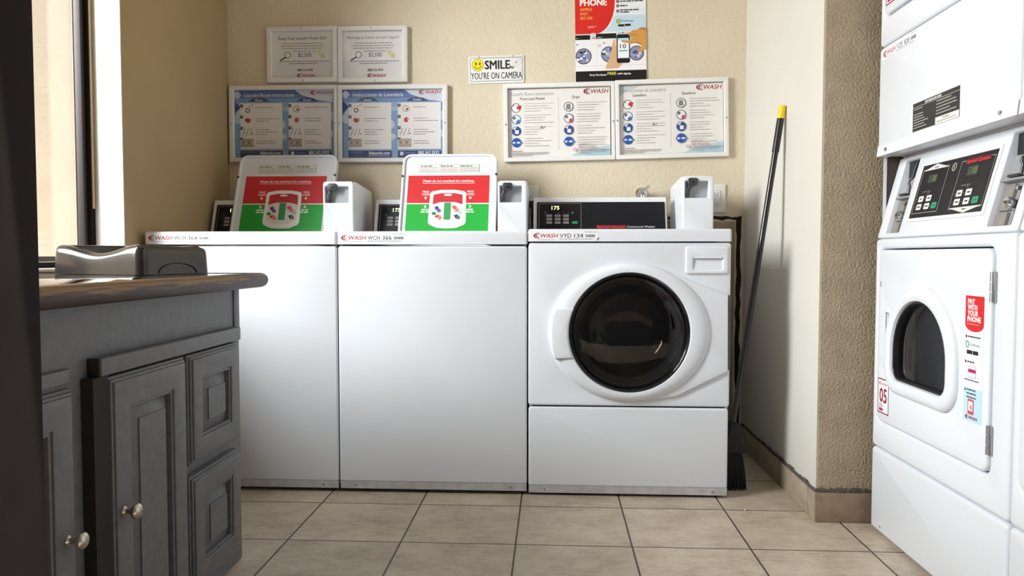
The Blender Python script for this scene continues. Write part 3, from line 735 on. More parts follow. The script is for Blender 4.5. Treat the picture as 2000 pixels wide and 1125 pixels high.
    cpn = MB().extrude(loops, 0.0, 0.030, cham=0.004).build('control_panel', WHITE, t); cpn.matrix_local = e
    MB().extrude([[(0.036, cz0+0.002), (0.0745, cz0+0.002), (0.0745, cz1-0.004), (0.0725, cz1-0.004), (0.069, cz1-0.09)]], 0.006, w-0.006, axis='x').build('panel_support', BLACK, t)
    MB().box(0.0005, 0.0030, 0.027, 0.0745, 0.878, 1.1175).build('side_panel', mat('shaded_inner_side', (0.05, 0.038, 0.030), 0.7), t)  # shade on the panel's inner face is put in as dark brown colour
    MB().box(0.0004, 0.0031, 0.018, 0.0268, 0.878, 1.1175).build('side_flange', WHITE, t)
    for a, b in bays:
        q = MB(); q.box(a-0.002, b+0.002, 0.022, 0.028, 0.012, L-0.010)
        q.box(a-0.001, b+0.001, 0.002, 0.024, 0.116, 0.121)
        bo = q.build('coin_bay', mat('bay_grey', (0.33, 0.32, 0.34), 0.45), cpn)
        pl = MB(); pl.box(a+0.003, a+0.042, 0.014, 0.0225, 0.018, 0.048, 0.001); pl.box(a+0.003, a+0.042, 0.014, 0.0225, 0.052, 0.112, 0.001); pl.build('coin_door', mat('bay_door', (0.36, 0.33, 0.31), 0.4, metal=0.4), bo)
        cl = MB(); cl.tube([(b-0.036, 0.012, L-0.016), (b-0.036, 0.010, 0.175), (b-0.040, 0.006, 0.168), (b-0.040, 0.006, 0.160), (b-0.037, 0.010, 0.152), (b-0.037, 0.012, 0.128)], 0.0035, 10)
        cl.box(b-0.060, b-0.022, -0.004, 0.012, 0.122, 0.128, 0.0015); cl.build('coin_slide', DARKSTEEL, bo)
        MB().box(b-0.026, b-0.004, 0.017, 0.0225, L-0.040, L-0.018, 0.001).build('coin_plate', STEEL, bo)
        lk = MB(); lk.lathe([(0, -0.006), (0.005, -0.006), (0.005, -0.003), (0.011, -0.004), (0.0135, 0.000), (0.0135, 0.020)], (b-0.034, 0, 0.064), 'y', 24); lk.build('lock', CHROME, bo)
        MB().lathe([(0, -0.0066), (0.0035, -0.0066), (0.0035, -0.004)], (b-0.034, 0, 0.064), 'y', 12).build('keyhole', BLACK, bo)
        MB().box(b-0.018, b-0.001, 0.010, 0.0225, 0.016, 0.108, 0.001).build('lock_plate', DARKSTEEL, bo)
        MB().lathe([(0, 0.002), (0.005, 0.003), (0.005, 0.012)], (b-0.022, 0, 0.098), 'y', 12).build('bolt', CHROME, bo)
    x0, x1, z0, z1 = 0.178, 0.532, 0.050, 0.197
    MB().extrude([rrect(x0-0.010, z0-0.010, x1+0.010, z1+0.010, 0.004), rrect(x0, z0, x1, z1, 0.001)], -0.004, 0.0005, cham=0.002).build('display_surround', WHITE2, cpn)
    kp = MB().extrude([rrect(x0, z0, x1, z1, 0.001)], -0.002, 0.0005).build('display_panel', BLACKPANEL, cpn)
    S = Sheet(y=-0.0021)
    def block(a, b, up):
        # outlined field with a white arrow head above or below
        S.frame(a, -z1+0.012, b, -z0-0.012, 0.0018, '9A9A9A')
        c = (a+b)/2
        if up: S.poly([(a, -z1+0.016), (c, -z1+0.001), (b, -z1+0.016)], 'D8D6D2'); S.words(c-0.009, -z1+0.009, 0.018, 0.003, '3A3A3A')
        else: S.poly([(a, -z0-0.016), (c, -z0-0.001), (b, -z0-0.016)], 'D8D6D2'); S.words(c-0.009, -z0-0.012, 0.018, 0.003, '3A3A3A')
        S.rect(a+0.040, -z1+0.030, a+0.085, -z1+0.052, '3A463C'); S.rect(a+0.062, -z1+0.033, a+0.083, -z1+0.049, '55603E')
        S.words(a+0.030, -z1+0.074, 0.020, 0.003, '7A7A7A'); S.words(a+0.055, -z1+0.074, 0.016, 0.003, '7A7A7A'); S.words(a+0.055, -z1+0.079, 0.014, 0.003, '6A6A6A')
        for k, (kx, kz) in enumerate(((0.018, 0.044), (0.060, 0.044), (0.018, 0.022), (0.060, 0.022), (0.098, 0.022))):
            cc = 'E6E4E0' if k < 4 else '2E9A70'
            S.rrect(a+kx, -z0-kz-0.016, a+kx+0.026, -z0-kz, 0.002, cc); S.disc(a+kx-0.008, -z0-kz-0.008, 0.0013, 'A8A8A8', n=8)
            S.words(a+kx+0.006, -z0-kz-0.010, 0.014, 0.004, '3A3A3C' if k < 4 else '1A6A4A', 0)
    block(x0+0.008, x0+0.142, True); block(x0+0.200, x1-0.008, False)
    S.ring(x0+0.170, -z1+0.022, 0.011, 0.003, 'A8A6A2', 20); S.text('B', x0+0.166, -z1+0.027, 0.010, 'A8A6A2', w=0.008)
    S.rect(x0+0.222, -z1+0.009, x1-0.024, -z1+0.022, '5A1418'); S.text('Speed Queen', x0+0.226, -z1+0.0200, 0.009, 'D8242C', w=0.098, bold=0.02)
    S.build('panel_print', kp)
    # blank panel between the two machines
    up = MB().extrude([rrect(0.001, 1.119, w-0.001, 1.4305, 0.012)], 0.0, 0.0748, cham=0.008).build('middle_panel', WHITE, t)
    MB().extrude([[(-0.004, 1.116), (0.03, 1.116), (0.03, 1.146), (0.0, 1.148)]], 0.002, w-0.002, axis='x').build('bottom_lip', WHITE, up)
    for x in (0.062, 0.622): MB().lathe([(0, -0.011), (0.005, -0.010), (0.0065, -0.006), (0.0065, 0.003)], (x, 0.004, 1.131), 'y', 14).build('screw', CHROME, up)
    if code:
        S = Sheet(y=-0.0003); label_strip(S, code, 0.215, 0.034); S.build('serial_sticker', up, (0.020, 0, 1.392))
    S = Sheet(y=-0.0003)
    x0, x1, z0, z1 = 0.218, 0.452, 1.154, 1.228
    S.rect(x0-0.002, -z1-0.002, x1+0.002, -z0+0.002, 'D8D6D4'); S.rect(x0, -z1, x1, -z0, '2C2A2A'); S.rect(x0, -z1+0.010, x1, -z1+0.0112, 'B8B6B4')
    S.words(x0+0.065, -z1+0.0025, 0.085, 0.006, 'B8B6B4', -0.2)
    for q in range(8):
        if q not in (1,): S.words(x0+0.006, -z1+0.015+q*0.007, 0.098, 0.0026, 'A8A6A2', -0.3, random.uniform(0.45, 1))
        if q < 5: S.words(x0+0.124, -z1+0.015+q*0.008, 0.104, 0.0026, 'B0A8A4', -0.3, random.uniform(0.4, 1))
    S.rect(x0+0.122, -z0-0.017, x1, -z0, 'E8E2DC'); S.words(x0+0.160, -z0-0.014, 0.03, 0.004, '8A8684'); S.words(x0+0.130, -z0-0.007, 0.09, 0.0026, '8A8684')
    S.build('warning_sticker', up)
    return t
dryer_stack('white stacked dryer with sticker 05 on its lower door, standing against the brown pillar', 2.316, ('05', ''), 'YZE 828')
dryer_stack('white stacked dryer at the right edge, nearer than the one with sticker 05', 1.630, (None, None), None)

# ================================================================== GREY CABINET + COUNTERTOP
XC = -0.842; CY0, CY1, CZ = 0.90, 1.992, 0.738
cab = thing('base_cabinet', 'grey painted wooden base cabinet with panelled doors under the countertop', 'cabinet', (XC, 0, 0))
# local: x toward room (+), y along the wall
MB().box(XL+0.004-XC, -0.020, CY0, CY1, 0.002, CZ, 0.002).build('carcass', CABINET, cab)
ff = MB()
ff.extrude([[(CY0, 0.002), (CY1, 0.002), (CY1, CZ), (CY0, CZ)]], 0.0, -0.0198, axis='x')
ff.box(-0.001, 0.0035, CY1-0.034, CY1-0.001, 0.62, CZ-0.001, 0.001); ff.build('face_frame', CABINET, cab)
MB().extrude([[(1.328, 0.6035), (1.944, 0.6035), (1.944, 0.637), (1.328, 0.637)]], 0.026, 0.0005, axis='x', cham=0.003).build('header_rail', CABINET, cab)
MB().extrude([[(0.92, 0.602), (1.262, 0.602), (1.262, 0.628), (0.92, 0.628)]], 0.010, 0.0005, axis='x', cham=0.003).build('header_rail', CABINET, cab)
MB().box(0.0006, 0.0235, 1.304, 1.3505, 0.03, 0.6030).build('shade_strip', GAP_SHADE, cab)  # dark box standing in for the shade in the gap beside the door
MB().box(0.0010, 0.0225, 1.3240, 1.3279, 0.605, 0.6365).build('shade_end', GAP_SHADE, cab)  # thin dark cap painting shade onto the end of the header rail
MB().box(0.0004, 0.0045, CY1-0.050, CY1-0.045, 0.604, 0.637).build('dark_notch', GAP_SHADE, cab)
def raised_panel(name, y0, y1, z0, z1, th, st, knob=None):
    """panelled front: stepped outer edge, moulded opening, raised field"""
    m = MB()
    m.extrude([[(y0, z0), (y1, z0), (y1, z1), (y0, z1)]], th-0.0165, 0.0006, axis='x', cham=0.001)
    I = [(y0+st, z0+st), (y1-st, z0+st), (y1-st, z1-st), (y0+st, z1-st)]
    for g, da, db, ch in ((0.0, th-0.010, th-0.0168, 0.002), (0.0055, th-0.0045, th-0.0102, 0.002), (0.011, th, th-0.0047, 0.0025)):
        O = [(y0+g, z0+g), (y1-g, z0+g), (y1-g, z1-g), (y0+g, z1-g)]
        m.extrude([O, I], da, db, axis='x', cham=ch)
    m.extrude([I, offset(ccw(I), 0.007)], th-0.004, th-0.0168, axis='x', cham=0.0015)
    f0 = offset(ccw(I), 0.012); f1 = offset(ccw(I), 0.034)
    bm2 = bmesh.new()
    a = [bm2.verts.new((th-0.0160, p[0], p[1])) for p in f0]; b = [bm2.verts.new((th-0.0055, p[0], p[1])) for p in f1]
    c = [bm2.verts.new((th-0.0025, p[0], p[1])) for p in f1]
    for r1, r2 in ((a, b), (b, c)):
        for i in range(4): bm2.faces.new((r1[i-1], r1[i], r2[i], r2[i-1]))
    bm2.faces.new(c); bmesh.ops.recalc_face_normals(bm2, faces=bm2.faces[:]); m._merge(bm2, 0, bm2.faces[:])
    o = m.build(name, CABINET, cab)
    if knob:
        k = MB(); k.lathe([(0, 0.034), (0.008, 0.0335), (0.0135, 0.030), (0.0155, 0.026), (0.0150, 0.022), (0.010, 0.018), (0.006, 0.015), (0.0055, 0.006), (0.009, 0.002), (0.009, 0.0)], (th, knob[0], knob[1]), 'x', 28)
        k.build('knob', NICKEL, o)
    return o
raised_panel('cabinet_door', 1.352, 1.646, 0.030, 0.598, 0.029, 0.062, (1.383, 0.338))
raised_panel('drawer', 1.662, 1.934, 0.345, 0.598, 0.029, 0.056)
raised_panel('drawer', 1.662, 1.934, 0.050, 0.318, 0.029, 0.056)
raised_panel('cabinet_door', 0.925, 1.264, 0.030, 0.594, 0.018, 0.062, (1.232, 0.338))
# countertop: dark polished laminate with a worn bullnose wood edge
LAM = mat('dark_polished_laminate', (0.016, 0.012, 0.010), 0.06, spec=0.6, coat=1.0)
def wood_mat():
    mt = mat('worn_wood_edge', (0.13, 0.075, 0.038), 0.42)
    nt = mt.node_tree; b = nt.nodes['Principled BSDF']; tc = nt.nodes.new('ShaderNodeTexCoord')
    mp = nt.nodes.new('ShaderNodeMapping'); mp.inputs['Scale'].default_value = (60, 2.5, 60); n = nt.nodes.new('ShaderNodeTexNoise'); n.inputs['Scale'].default_value = 3; n.inputs['Detail'].default_value = 7
    rp = nt.nodes.new('ShaderNodeValToRGB'); e = rp.color_ramp.elements
    e[0].position = 0.38; e[0].color = (0.034, 0.021, 0.016, 1); e[1].position = 0.62; e[1].color = (0.27, 0.155, 0.07, 1)
    nt.links.new(tc.outputs['Object'], mp.inputs[0]); nt.links.new(mp.outputs[0], n.inputs['Vector'])
    sp = nt.nodes.new('ShaderNodeSeparateXYZ'); nt.links.new(tc.outputs['Object'], sp.inputs[0])
    mr = nt.nodes.new('ShaderNodeMapRange'); mr.inputs[1].default_value = 0.748; mr.inputs[2].default_value = 0.768; mr.inputs[3].default_value = -0.30; mr.inputs[4].default_value = 0.09
    my = nt.nodes.new('ShaderNodeMapRange'); my.inputs[1].default_value = 1.35; my.inputs[2].default_value = 1.95; my.inputs[3].default_value = 0.02; my.inputs[4].default_value = -0.09
    a1 = nt.nodes.new('ShaderNodeMath'); a2 = nt.nodes.new('ShaderNodeMath')
    nt.links.new(sp.outputs[2], mr.inputs[0]); nt.links.new(sp.outputs[1], my.inputs[0])
    nt.links.new(n.outputs['Fac'], a1.inputs[0]); nt.links.new(mr.outputs[0], a1.inputs[1]); nt.links.new(a1.outputs[0], a2.inputs[0]); nt.links.new(my.outputs[0], a2.inputs[1])
    nt.links.new(a2.outputs[0], rp.inputs[0]); nt.links.new(rp.outputs[0], b.inputs['Base Color'])
    return mt
ct = thing('countertop', 'dark glossy countertop with a worn brown wooden edge on the grey cabinet', 'countertop', (0, 0, 0))
MB().box(XL+0.004, -0.793, 0.885, 2.006, CZ+0.002, 0.7765, 0.001).build('countertop_slab', LAM, ct)
nose = [(0, 0.0), (0.008, 0.0), (0.016, 0.005), (0.020, 0.013), (0.021, 0.020), (0.019, 0.029), (0.013, 0.036), (0.006, 0.0385), (0, 0.0387)]
ed = MB(); bm2 = bmesh.new()
path = [((-0.793, 0.885), (1, 0)), ((-0.793, 2.006), (1, 1)), ((XL+0.004, 2.006), (0, 1))]
rows = [[bm2.verts.new((p[0]+n_[0]*a, p[1]+n_[1]*a, CZ+0.001+z)) for a, z in nose] for p, n_ in path]
for r_a, r_b in zip(rows, rows[1:]):
    for i in range(len(nose)-1): bm2.faces.new((r_a[i], r_a[i+1], r_b[i+1], r_b[i]))
for r_ in (rows[0], rows[-1]): bm2.faces.new(r_)
bmesh.ops.recalc_face_normals(bm2, faces=bm2.faces[:]); ed._merge(bm2, 0); ed.build('wood_edge', wood_mat(), ct)

# ---- glossy black contoured plastic tub on the counter
def plastic_tub():
    t = thing('plastic_tub', 'glossy black plastic tub with a dipped rim on the countertop by the window', 'tub', (-0.985, 1.765, 0.7772), (0, 0, R(-20)))
    Wd, Ln, H = 0.312, 0.226, 0.074            # local: x to the left is negative, y away
    N = 96
    base = rrect(-Wd, 0, 0, Ln, 0.020, 10)
    # resample evenly enough: walls are straight so add points along them
    pts = []
    for i in range(len(base)):
        a, b = Vector(base[i-1]), Vector(base[i]); n = max(1, int((b-a).length/0.012))
        for k in range(1, n+1): pts.append(tuple(a+(b-a)*k/n))
    pts = ccw(pts)
    def top_h(p):
        x, y = p
        h = H
        # scooped dip along the two long (left-right) sides
        if y < 0.03 or y > Ln-0.03:
            u = (x + Wd/2)/(Wd*0.45)
            if abs(u) < 1: h -= (0.021 if y < 0.03 else 0.003)*(0.5+0.5*math.cos(PI*u))
        if x > -0.03:                           # the right side slopes gently away
            h -= 0.006*max(0, (y/Ln))
        return h
    bm2 = bmesh.new(); rows = []
    for (ins, f) in ((0.000, 0.0), (0.0015, 0.35), (0.003, 0.70), (0.005, 0.86), (0.009, 0.95), (0.016, 0.99), (0.024, 1.0), (0.032, 0.985), (0.036, 0.93), (0.040, 0.3), (0.042, 0.06)):
        L = offset(pts, ins); rows.append([bm2.verts.new((q[0], q[1], f*top_h(p))) for p, q in zip(pts, L)])
    for a, b in zip(rows, rows[1:]):
        for i in range(len(a)): bm2.faces.new((a[i-1], a[i], b[i], b[i-1]))
    bm2.faces.new(rows[-1])
    bmesh.ops.recalc_face_normals(bm2, faces=bm2.faces[:])
    m = MB(); m._merge(bm2, 0); body = m.build('tub_body', mat('glossy_dark_plastic', (0.030, 0.024, 0.020), 0.17, spec=0.5, coat=0.4, bump=(400, 0.05, 0.0005)), t)
    # arched foot line on the right side
    arc = [(0.0008, 0.055+0.060*(1-math.cos(PI*k/20)), 0.002+0.026*math.sin(PI*k/20)) for k in range(21)]
    MB().tube(arc, 0.0013, 8).build('arched_foot', BLACK, body)
    return t
plastic_tub()

# ================================================================== SIGNS ON THE BACK WALL
FRAME = mat('frame_white', (0.80, 0.78, 0.77), 0.4)
def board(label, x0, z0, w, h, rot, border, drawer, screws, group):
    """framed notice: origin at its bottom left corner, rotated by rot in the wall plane"""
    t = thing('framed_notice', label, 'notice', (x0, YB-0.001, z0), (0, -rot, 0), group)
    bl, br, bt, bb = border
    f = MB().extrude([rrect(0.0008, 0.0008, w-0.0008, h-0.0008, 0.004, 3), rrect(bl, bb, w-br, h-bt, 0.001, 2)], -0.022, -0.0005, cham=0.003)
    f.build('frame', FRAME, t)
    S = Sheet(y=-0.006); drawer(S, w, h)
    S.build('printed_sheet', t)
    MB().box(bl-0.002, w-br+0.002, -0.0150, -0.0135, bb-0.002, h-bt+0.002).build('clear_cover', PANE, t)
    for sx, sz in screws:
        MB().lathe([(0, -0.0245), (0.0030, -0.0240), (0.0036, -0.0218)], (sx*w, 0, sz*h), 'y', 12).build('screw', STEEL, t)
    return t
# --- drawing helpers; u: metres right, v: metres down from the top of the board => y coordinate is negative height
class Bd:
    def __init__(s, S, w, h): s.S, s.w, s.h = S, w, h
    def P(s, u, v): return (u*s.w, -(1-v)*s.h)
    def rect(s, u0, v0, u1, v1, c): a = s.P(u0, v0); b = s.P(u1, v1); s.S.rect(a[0], a[1], b[0], b[1], c)
    def poly(s, pts, c): s.S.poly([s.P(*p) for p in pts], c)
    def text(s, t, u, v, cap, c, w=None, **k): a = s.P(u, v); s.S.text(t, a[0], a[1], cap*s.h, c, w=w*s.w if w else None, **k)
    def words(s, u, v, w, c, hh=0.0032, fill=1.0): a = s.P(u, v); s.S.words(a[0], a[1], w*s.w, hh, c, 0.1, fill)
    def disc(s, u, v, r, c, **k): a = s.P(u, v); s.S.disc(a[0], a[1], r, c, **k)
    def ring(s, u, v, r, w, c): a = s.P(u, v); s.S.ring(a[0], a[1], r, w, c)
def blob(B, u, v, r, c, seed, n=8):
    rn = random.Random(seed); a = B.P(u, v)
    B.S.poly([(a[0]+r*math.cos(k*2*PI/n)*rn.uniform(0.6, 1.25), a[1]+r*math.sin(k*2*PI/n)*rn.uniform(0.6, 1.25)) for k in range(n)], c)
def reward(lang):
    def d(S, w, h):
        B = Bd(S, w, h); B.rect(0.05, 0.07, 0.95, 0.95, 'F0EDEE')
        B.rect(0.05, 0.60, 0.95, 0.95, 'E9E6EA')
        en = lang == 'en'
        if en: B.text('Keep Your Laundry Room Safe!', 0.5, 0.225, 0.055, '4E4A4A', w=0.68, bold=0.008, align='c')
        else: B.text('Mantenga su Cuarto de Lavar Seguro!', 0.5, 0.215, 0.050, '6A6464', w=0.74, bold=0.004, align='c')
        for q, wd in enumerate((0.54, 0.60, 0.56)): B.words(0.5-wd/2, 0.285+q*0.045, wd, '9A9494', 0.0034)
        B.ring(0.29, 0.495, 0.0145, 0.0028, '6A6668'); S_ = B.P(0.265, 0.535); S.line([S_, (S_[0]-0.026, S_[1]+0.014)], 0.0055, '3A3634')
        B.disc(0.29, 0.495, 0.0115, 'F2F0F0', n=18)
        B.text('Reward up to' if en else 'Recompensa de hasta', 0.53, 0.445, 0.034, '7A7474', w=0.31, align='c')
        B.text('$2,500', 0.53, 0.535, 0.072, '6A6466', w=0.185, bold=0.006, align='c')
        blob(B, 0.735, 0.455, 0.012, 'E2DAAE', 3); blob(B, 0.765, 0.495, 0.014, 'E6DFB8', 5); blob(B, 0.79, 0.53, 0.011, 'DCD2A4', 8)
        B.words(0.17, 0.605, 0.70, '8E8888', 0.0032); B.words(0.31, 0.645, 0.40, '8E8888', 0.0032)
        B.text('(888) 932-4478', 0.53, 0.79, 0.045, '5A5658', w=0.22, bold=0.004, align='c')
        a = B.P(0.415, 0.868); wash_logo(S, a[0], a[1], 0.26*w, 0.062*h)
    return d
def laundry(lang):
    en = lang == 'en'
    def d(S, w, h):
        B = Bd(S, w, h)
        B.rect(0.045, 0.055, 0.955, 0.945, '86A6CC')
        n = 16; cols = ('4E6CA6', '5F7EB4', '7A9AC8', '92B2D6', 'A6C4DE')      # printed sky: bands of blue
        for k in range(5): B.rect(0.045, 0.055+k*0.055, 0.955 if k < 3 else 0.70, 0.055+(k+1)*0.055, cols[k])
        B.poly([(0.60, 0.055), (0.955, 0.055), (0.955, 0.22), (0.78, 0.18), (0.66, 0.12)], 'D6DCE8')
        for k, (u, v, r) in enumerate(((0.08, 0.30, 0.022), (0.07, 0.42, 0.026), (0.93, 0.40, 0.026), (0.93, 0.62, 0.022), (0.07, 0.12, 0.016), (0.48, 0.5, 0.02), (0.49, 0.66, 0.018))): blob(B, u, v, r, 'C2D2E6', 20+k, 11)
        B.poly([(0.045, 0.20), (0.10, 0.28), (0.045, 0.36)], '3A4A86')
        B.text('Laundry Room Instructions' if en else 'Instrucciones de Lavandería', 0.135, 0.145, 0.048, 'F2F2F6', w=0.46, bold=0.0)
        a = B.P(0.745 if en else 0.735, 0.095); wash_logo(S, a[0], a[1], 0.20*w, 0.048*h, 'B8324A')
        for k, (u0, u1, s) in enumerate(((0.095, 0.485, 'Washer' if en else 'Lavadora'), (0.545, 0.935, 'Dryer' if en else 'Secadora'))):
            c = (u0+u1)/2 - 0.02
            B.poly([(c-0.10, 0.205), (c-0.06, 0.17), (c, 0.155), (c+0.06, 0.17), (c+0.10, 0.205)], '3A4670')
            B.text(s, c, 0.20, 0.028, 'F4F4F8', w=0.075, bold=0.008, align='c')
            B.rect(u0, 0.225, u1, 0.825, 'EEEAEB')
            for q in range(4):
                v = 0.245+q*0.145
                B.rect(u0+0.005, v, u0+0.125, v+0.125, 'F0ECEC'); B.rect(u0, v-0.004, u0+0.026, v+0.034, '2C2C38'); B.words(u0+0.008, v+0.010, 0.012, 'E8E8EA', 0.003)
                if q == 0 and k == 0: B.ring(u0+0.07, v+0.075, 0.0105, 0.004, '4A423E'); B.S.line([B.P(u0+0.08, v+0.03), B.P(u0+0.125, v-0.005)], 0.0022, '6A625E')
                elif q == 0: B.S.loop(circle(*B.P(u0+0.075, v+0.06), 0.016, 20, 0.014), circle(*B.P(u0+0.075, v+0.06), 0.013, 20, 0.011), 'A08880'); blob(B, u0+0.085, v+0.065, 0.006, '5A4440', 4)
                elif q == 1: blob(B, u0+0.075, v+0.06, 0.013, 'B0404C', 30+k); blob(B, u0+0.09, v+0.05, 0.006, 'D88890', 6)
                elif q == 2:
                    for j in range(3): B.S.line([B.P(u0+0.02+j*0.035, v+0.11), B.P(u0+0.045+j*0.03, v+0.02)], 0.0024, '6E625E')
                    B.S.frame(*B.P(u0+0.012, v+0.07), *B.P(u0+0.05, v+0.12), 0.001, '8A7C76'); B.disc(u0+0.11, v+0.09, 0.003, '3A3030', n=10)
                else:
                    B.rect(u0+0.005, v+0.01, u0+0.122, v+0.118, 'B0A298')
                    for j in range(4): blob(B, u0+0.025+j*0.027, v+0.06, 0.006, ('8E8078', 'CABEB4')[j % 2], 40+j)
                for j in range((1, 2, 3, 2)[q]): B.words(u0+0.145, v+0.035+j*0.030, 0.225, '8A8684', 0.0028, random.uniform(0.45, 1))
        B.rect(0.095, 0.845, 0.487, 0.935, '34447C'); B.text('fixlaundry.com', 0.47, 0.893, 0.040, 'F4F4F8', w=0.19, bold=0.012, align='r'); B.words(0.27, 0.908, 0.20, 'B8C4DC', 0.003)
        B.words(0.11, 0.862, 0.12, '6A80B4', 0.003)
        B.rect(0.545, 0.845, 0.935, 0.935, '34447C'); B.rect(0.565, 0.86, 0.595, 0.905, 'D8DCE8'); B.words(0.61, 0.872, 0.09, '8EA4CC', 0.003); B.text('800.342.5932', 0.92, 0.895, 0.044, 'F4F4F8', w=0.19, bold=0.016, align='r')
    return d
def frontload(lang):
    en = lang == 'en'
    def d(S, w, h):
        B = Bd(S, w, h); B.rect(0.045, 0.07, 0.955, 0.935, 'F2EEEA')
        B.poly([(0.60, 0.935), (0.70, 0.86), (0.955, 0.80), (0.955, 0.935)], 'C4D4DE'); B.poly([(0.72, 0.935), (0.80, 0.88), (0.955, 0.85), (0.955, 0.935)], 'B0CCDA')
        if not en: B.poly([(0.045, 0.07), (0.25, 0.07), (0.10, 0.14), (0.045, 0.20)], 'CCD6DC')
        B.text('Laundry Room Instructions' if en else 'Instrucciones de Lavandería', 0.07, 0.150, 0.044, '8A8888', w=0.385, shear=0.3)
        a = B.P(0.72, 0.115); wash_logo(S, a[0], a[1], 0.225*w, 0.062*h, 'A81E3A')
        B.text('Front-Load Washer' if en else 'Lavadora', 0.265 if en else 0.22, 0.207, 0.035, '403C3C', w=0.225 if en else 0.115, bold=0.012, align='c')
        B.text('Dryer' if en else 'Secadora', 0.655, 0.200, 0.035, '403C3C', w=0.068 if en else 0.12, bold=0.012, align='c')
        a0, a1 = B.P(0.495, 0.19), B.P(0.495, 0.84); S.line([a0, a1], 0.0008, '9AA0A0'); B.disc(0.495, 0.19, 0.0016, '5A5A60', n=8); B.disc(0.495, 0.84, 0.0016, '4A8A90', n=8)
        for k, u in enumerate((0.115, 0.585)):
            for q in range(4):
                v = 0.305 + q*0.148
                r = 0.0205
                if q == 0:
                    B.disc(u, v, r, 'F4F2F2'); B.ring(u, v, r, 0.003, '5A5A62')
                    if k == 0: blob(B, u+0.03, v-0.005, 0.011, 'C8384E', 51); B.disc(u-0.02, v-0.03, 0.003, '5A5A62', n=8)
                    else: a = B.P(u, v); S.poly([(a[0]-0.010, a[1]+0.012), (a[0]-0.010, a[1]-0.004)] + [(a[0]+0.010*math.cos(t), a[1]-0.004-0.009*math.sin(t)) for t in [PI - PI*j/8 for j in range(1, 8)]] + [(a[0]+0.010, a[1]-0.004), (a[0]+0.010, a[1]+0.012)], '8A8886')
                elif q == 1:
                    B.disc(u, v, r, 'EEF0F4'); B.ring(u, v, r, 0.003, '3A5A96' if k == 0 else '5A5A62'); blob(B, u+0.02, v+0.03, 0.010, '3E78B8' if k == 0 else 'C8506A', 60+k); blob(B, u-0.02, v-0.02, 0.007, '6A6A72', 62)
                elif q == 2:
                    B.disc(u, v, r, '2E4E94'); a = B.P(u, v); S.rect(a[0]-0.006, a[1]-0.004, a[0]+0.010, a[1]+0.012, 'F2F2F4'); S.poly([(a[0]-0.018, a[1]-0.012), (a[0]+0.002, a[1]-0.020), (a[0]-0.006, a[1]-0.004)], 'E4D8DC')
                else:
                    B.disc(u, v, r, '2A56A8'); a = B.P(u, v); S.rect(a[0]-0.024, a[1]-0.003, a[0]+0.026, a[1]+0.004, '5A86C8'); S.disc(a[0]-0.012, a[1], 0.005, 'E8ECF4', n=12); S.rect(a[0]+0.002, a[1]-0.004, a[0]+0.014, a[1]+0.004, 'E8ECF4')
                for j in range(4): B.words(u+0.075, v-0.055+j*0.032, 0.27, ('B6B0AE', 'A8A2A0')[j % 2], 0.0022, random.uniform(0.4, 1.0))
                B.disc(u+0.055, v+0.03, 0.0011, '6A6AA0', n=6)
        blob(B, 0.345, 0.56, 0.006, '6A6A6A', 70, 9); blob(B, 0.352, 0.555, 0.004, 'E4E0DC', 71)
        B.words(0.07, 0.855, 0.10, 'A87888', 0.0026)
        for j in range(3): B.words(0.07, 0.878+j*0.017, 0.34, '9A9694', 0.0024, (1, 0.95, 0.55)[j])
        B.disc(0.64, 0.855, 0.008, 'DCC0C8', n=14)
        B.text('FOR SERVICE CALL', 0.675, 0.795, 0.014, '5A5656', w=0.10, bold=0.01); B.text('800.342.5932', 0.672, 0.842, 0.032, 'C08A96', w=0.155, bold=0.012)
        for j in range(3): B.words(0.672, 0.856+j*0.020, 0.27, '8A7E8A' if j == 0 else '9AA0A4', 0.0024, (1, 0.9, 0.4)[j])
    return d
g = 'framed notices on the back wall'
board('framed white notice with magnifying glass and English title, left one of the upper pair', -1.254, 1.582, 0.316, 0.243, R(0.2), (0.024, 0.022, 0.020, 0.022), reward('en'), [(0.5, 0.958), (0.52, 0.035)], g)
board('framed white notice with magnifying glass and Spanish title, right one of the upper pair', -0.938, 1.579, 0.309, 0.2445, R(0.0), (0.020, 0.024, 0.020, 0.022), reward('es'), [(0.48, 0.962), (0.53, 0.035)], g)
board('framed blue laundry instructions in English under the magnifying glass notices, at the room corner', -1.427, 1.236, 0.485, 0.337, R(-0.2), (0.022, 0.016, 0.020, 0.020), laundry('en'), [(0.025, 0.5), (0.982, 0.5)], g)
board('framed blue laundry instructions in Spanish, right of the matching English sheet', -0.941, 1.232, 0.486, 0.338, R(-0.1), (0.019, 0.022, 0.020, 0.020), laundry('es'), [(0.02, 0.5), (0.975, 0.505)], g)
board('framed white front-load washer instructions in English, below the phone poster, slightly tilted', -0.209, 1.229, 0.482, 0.337, R(0.95), (0.020, 0.016, 0.020, 0.020), frontload('en'), [(0.02, 0.48), (0.982, 0.49)], g)
board('framed white washer and dryer instructions in Spanish, rightmost on the back wall, slightly tilted', 0.2735, 1.2375, 0.482, 0.339, R(1.25), (0.019, 0.020, 0.020, 0.020), frontload('es'), [(0.018, 0.49), (0.978, 0.49)], g)

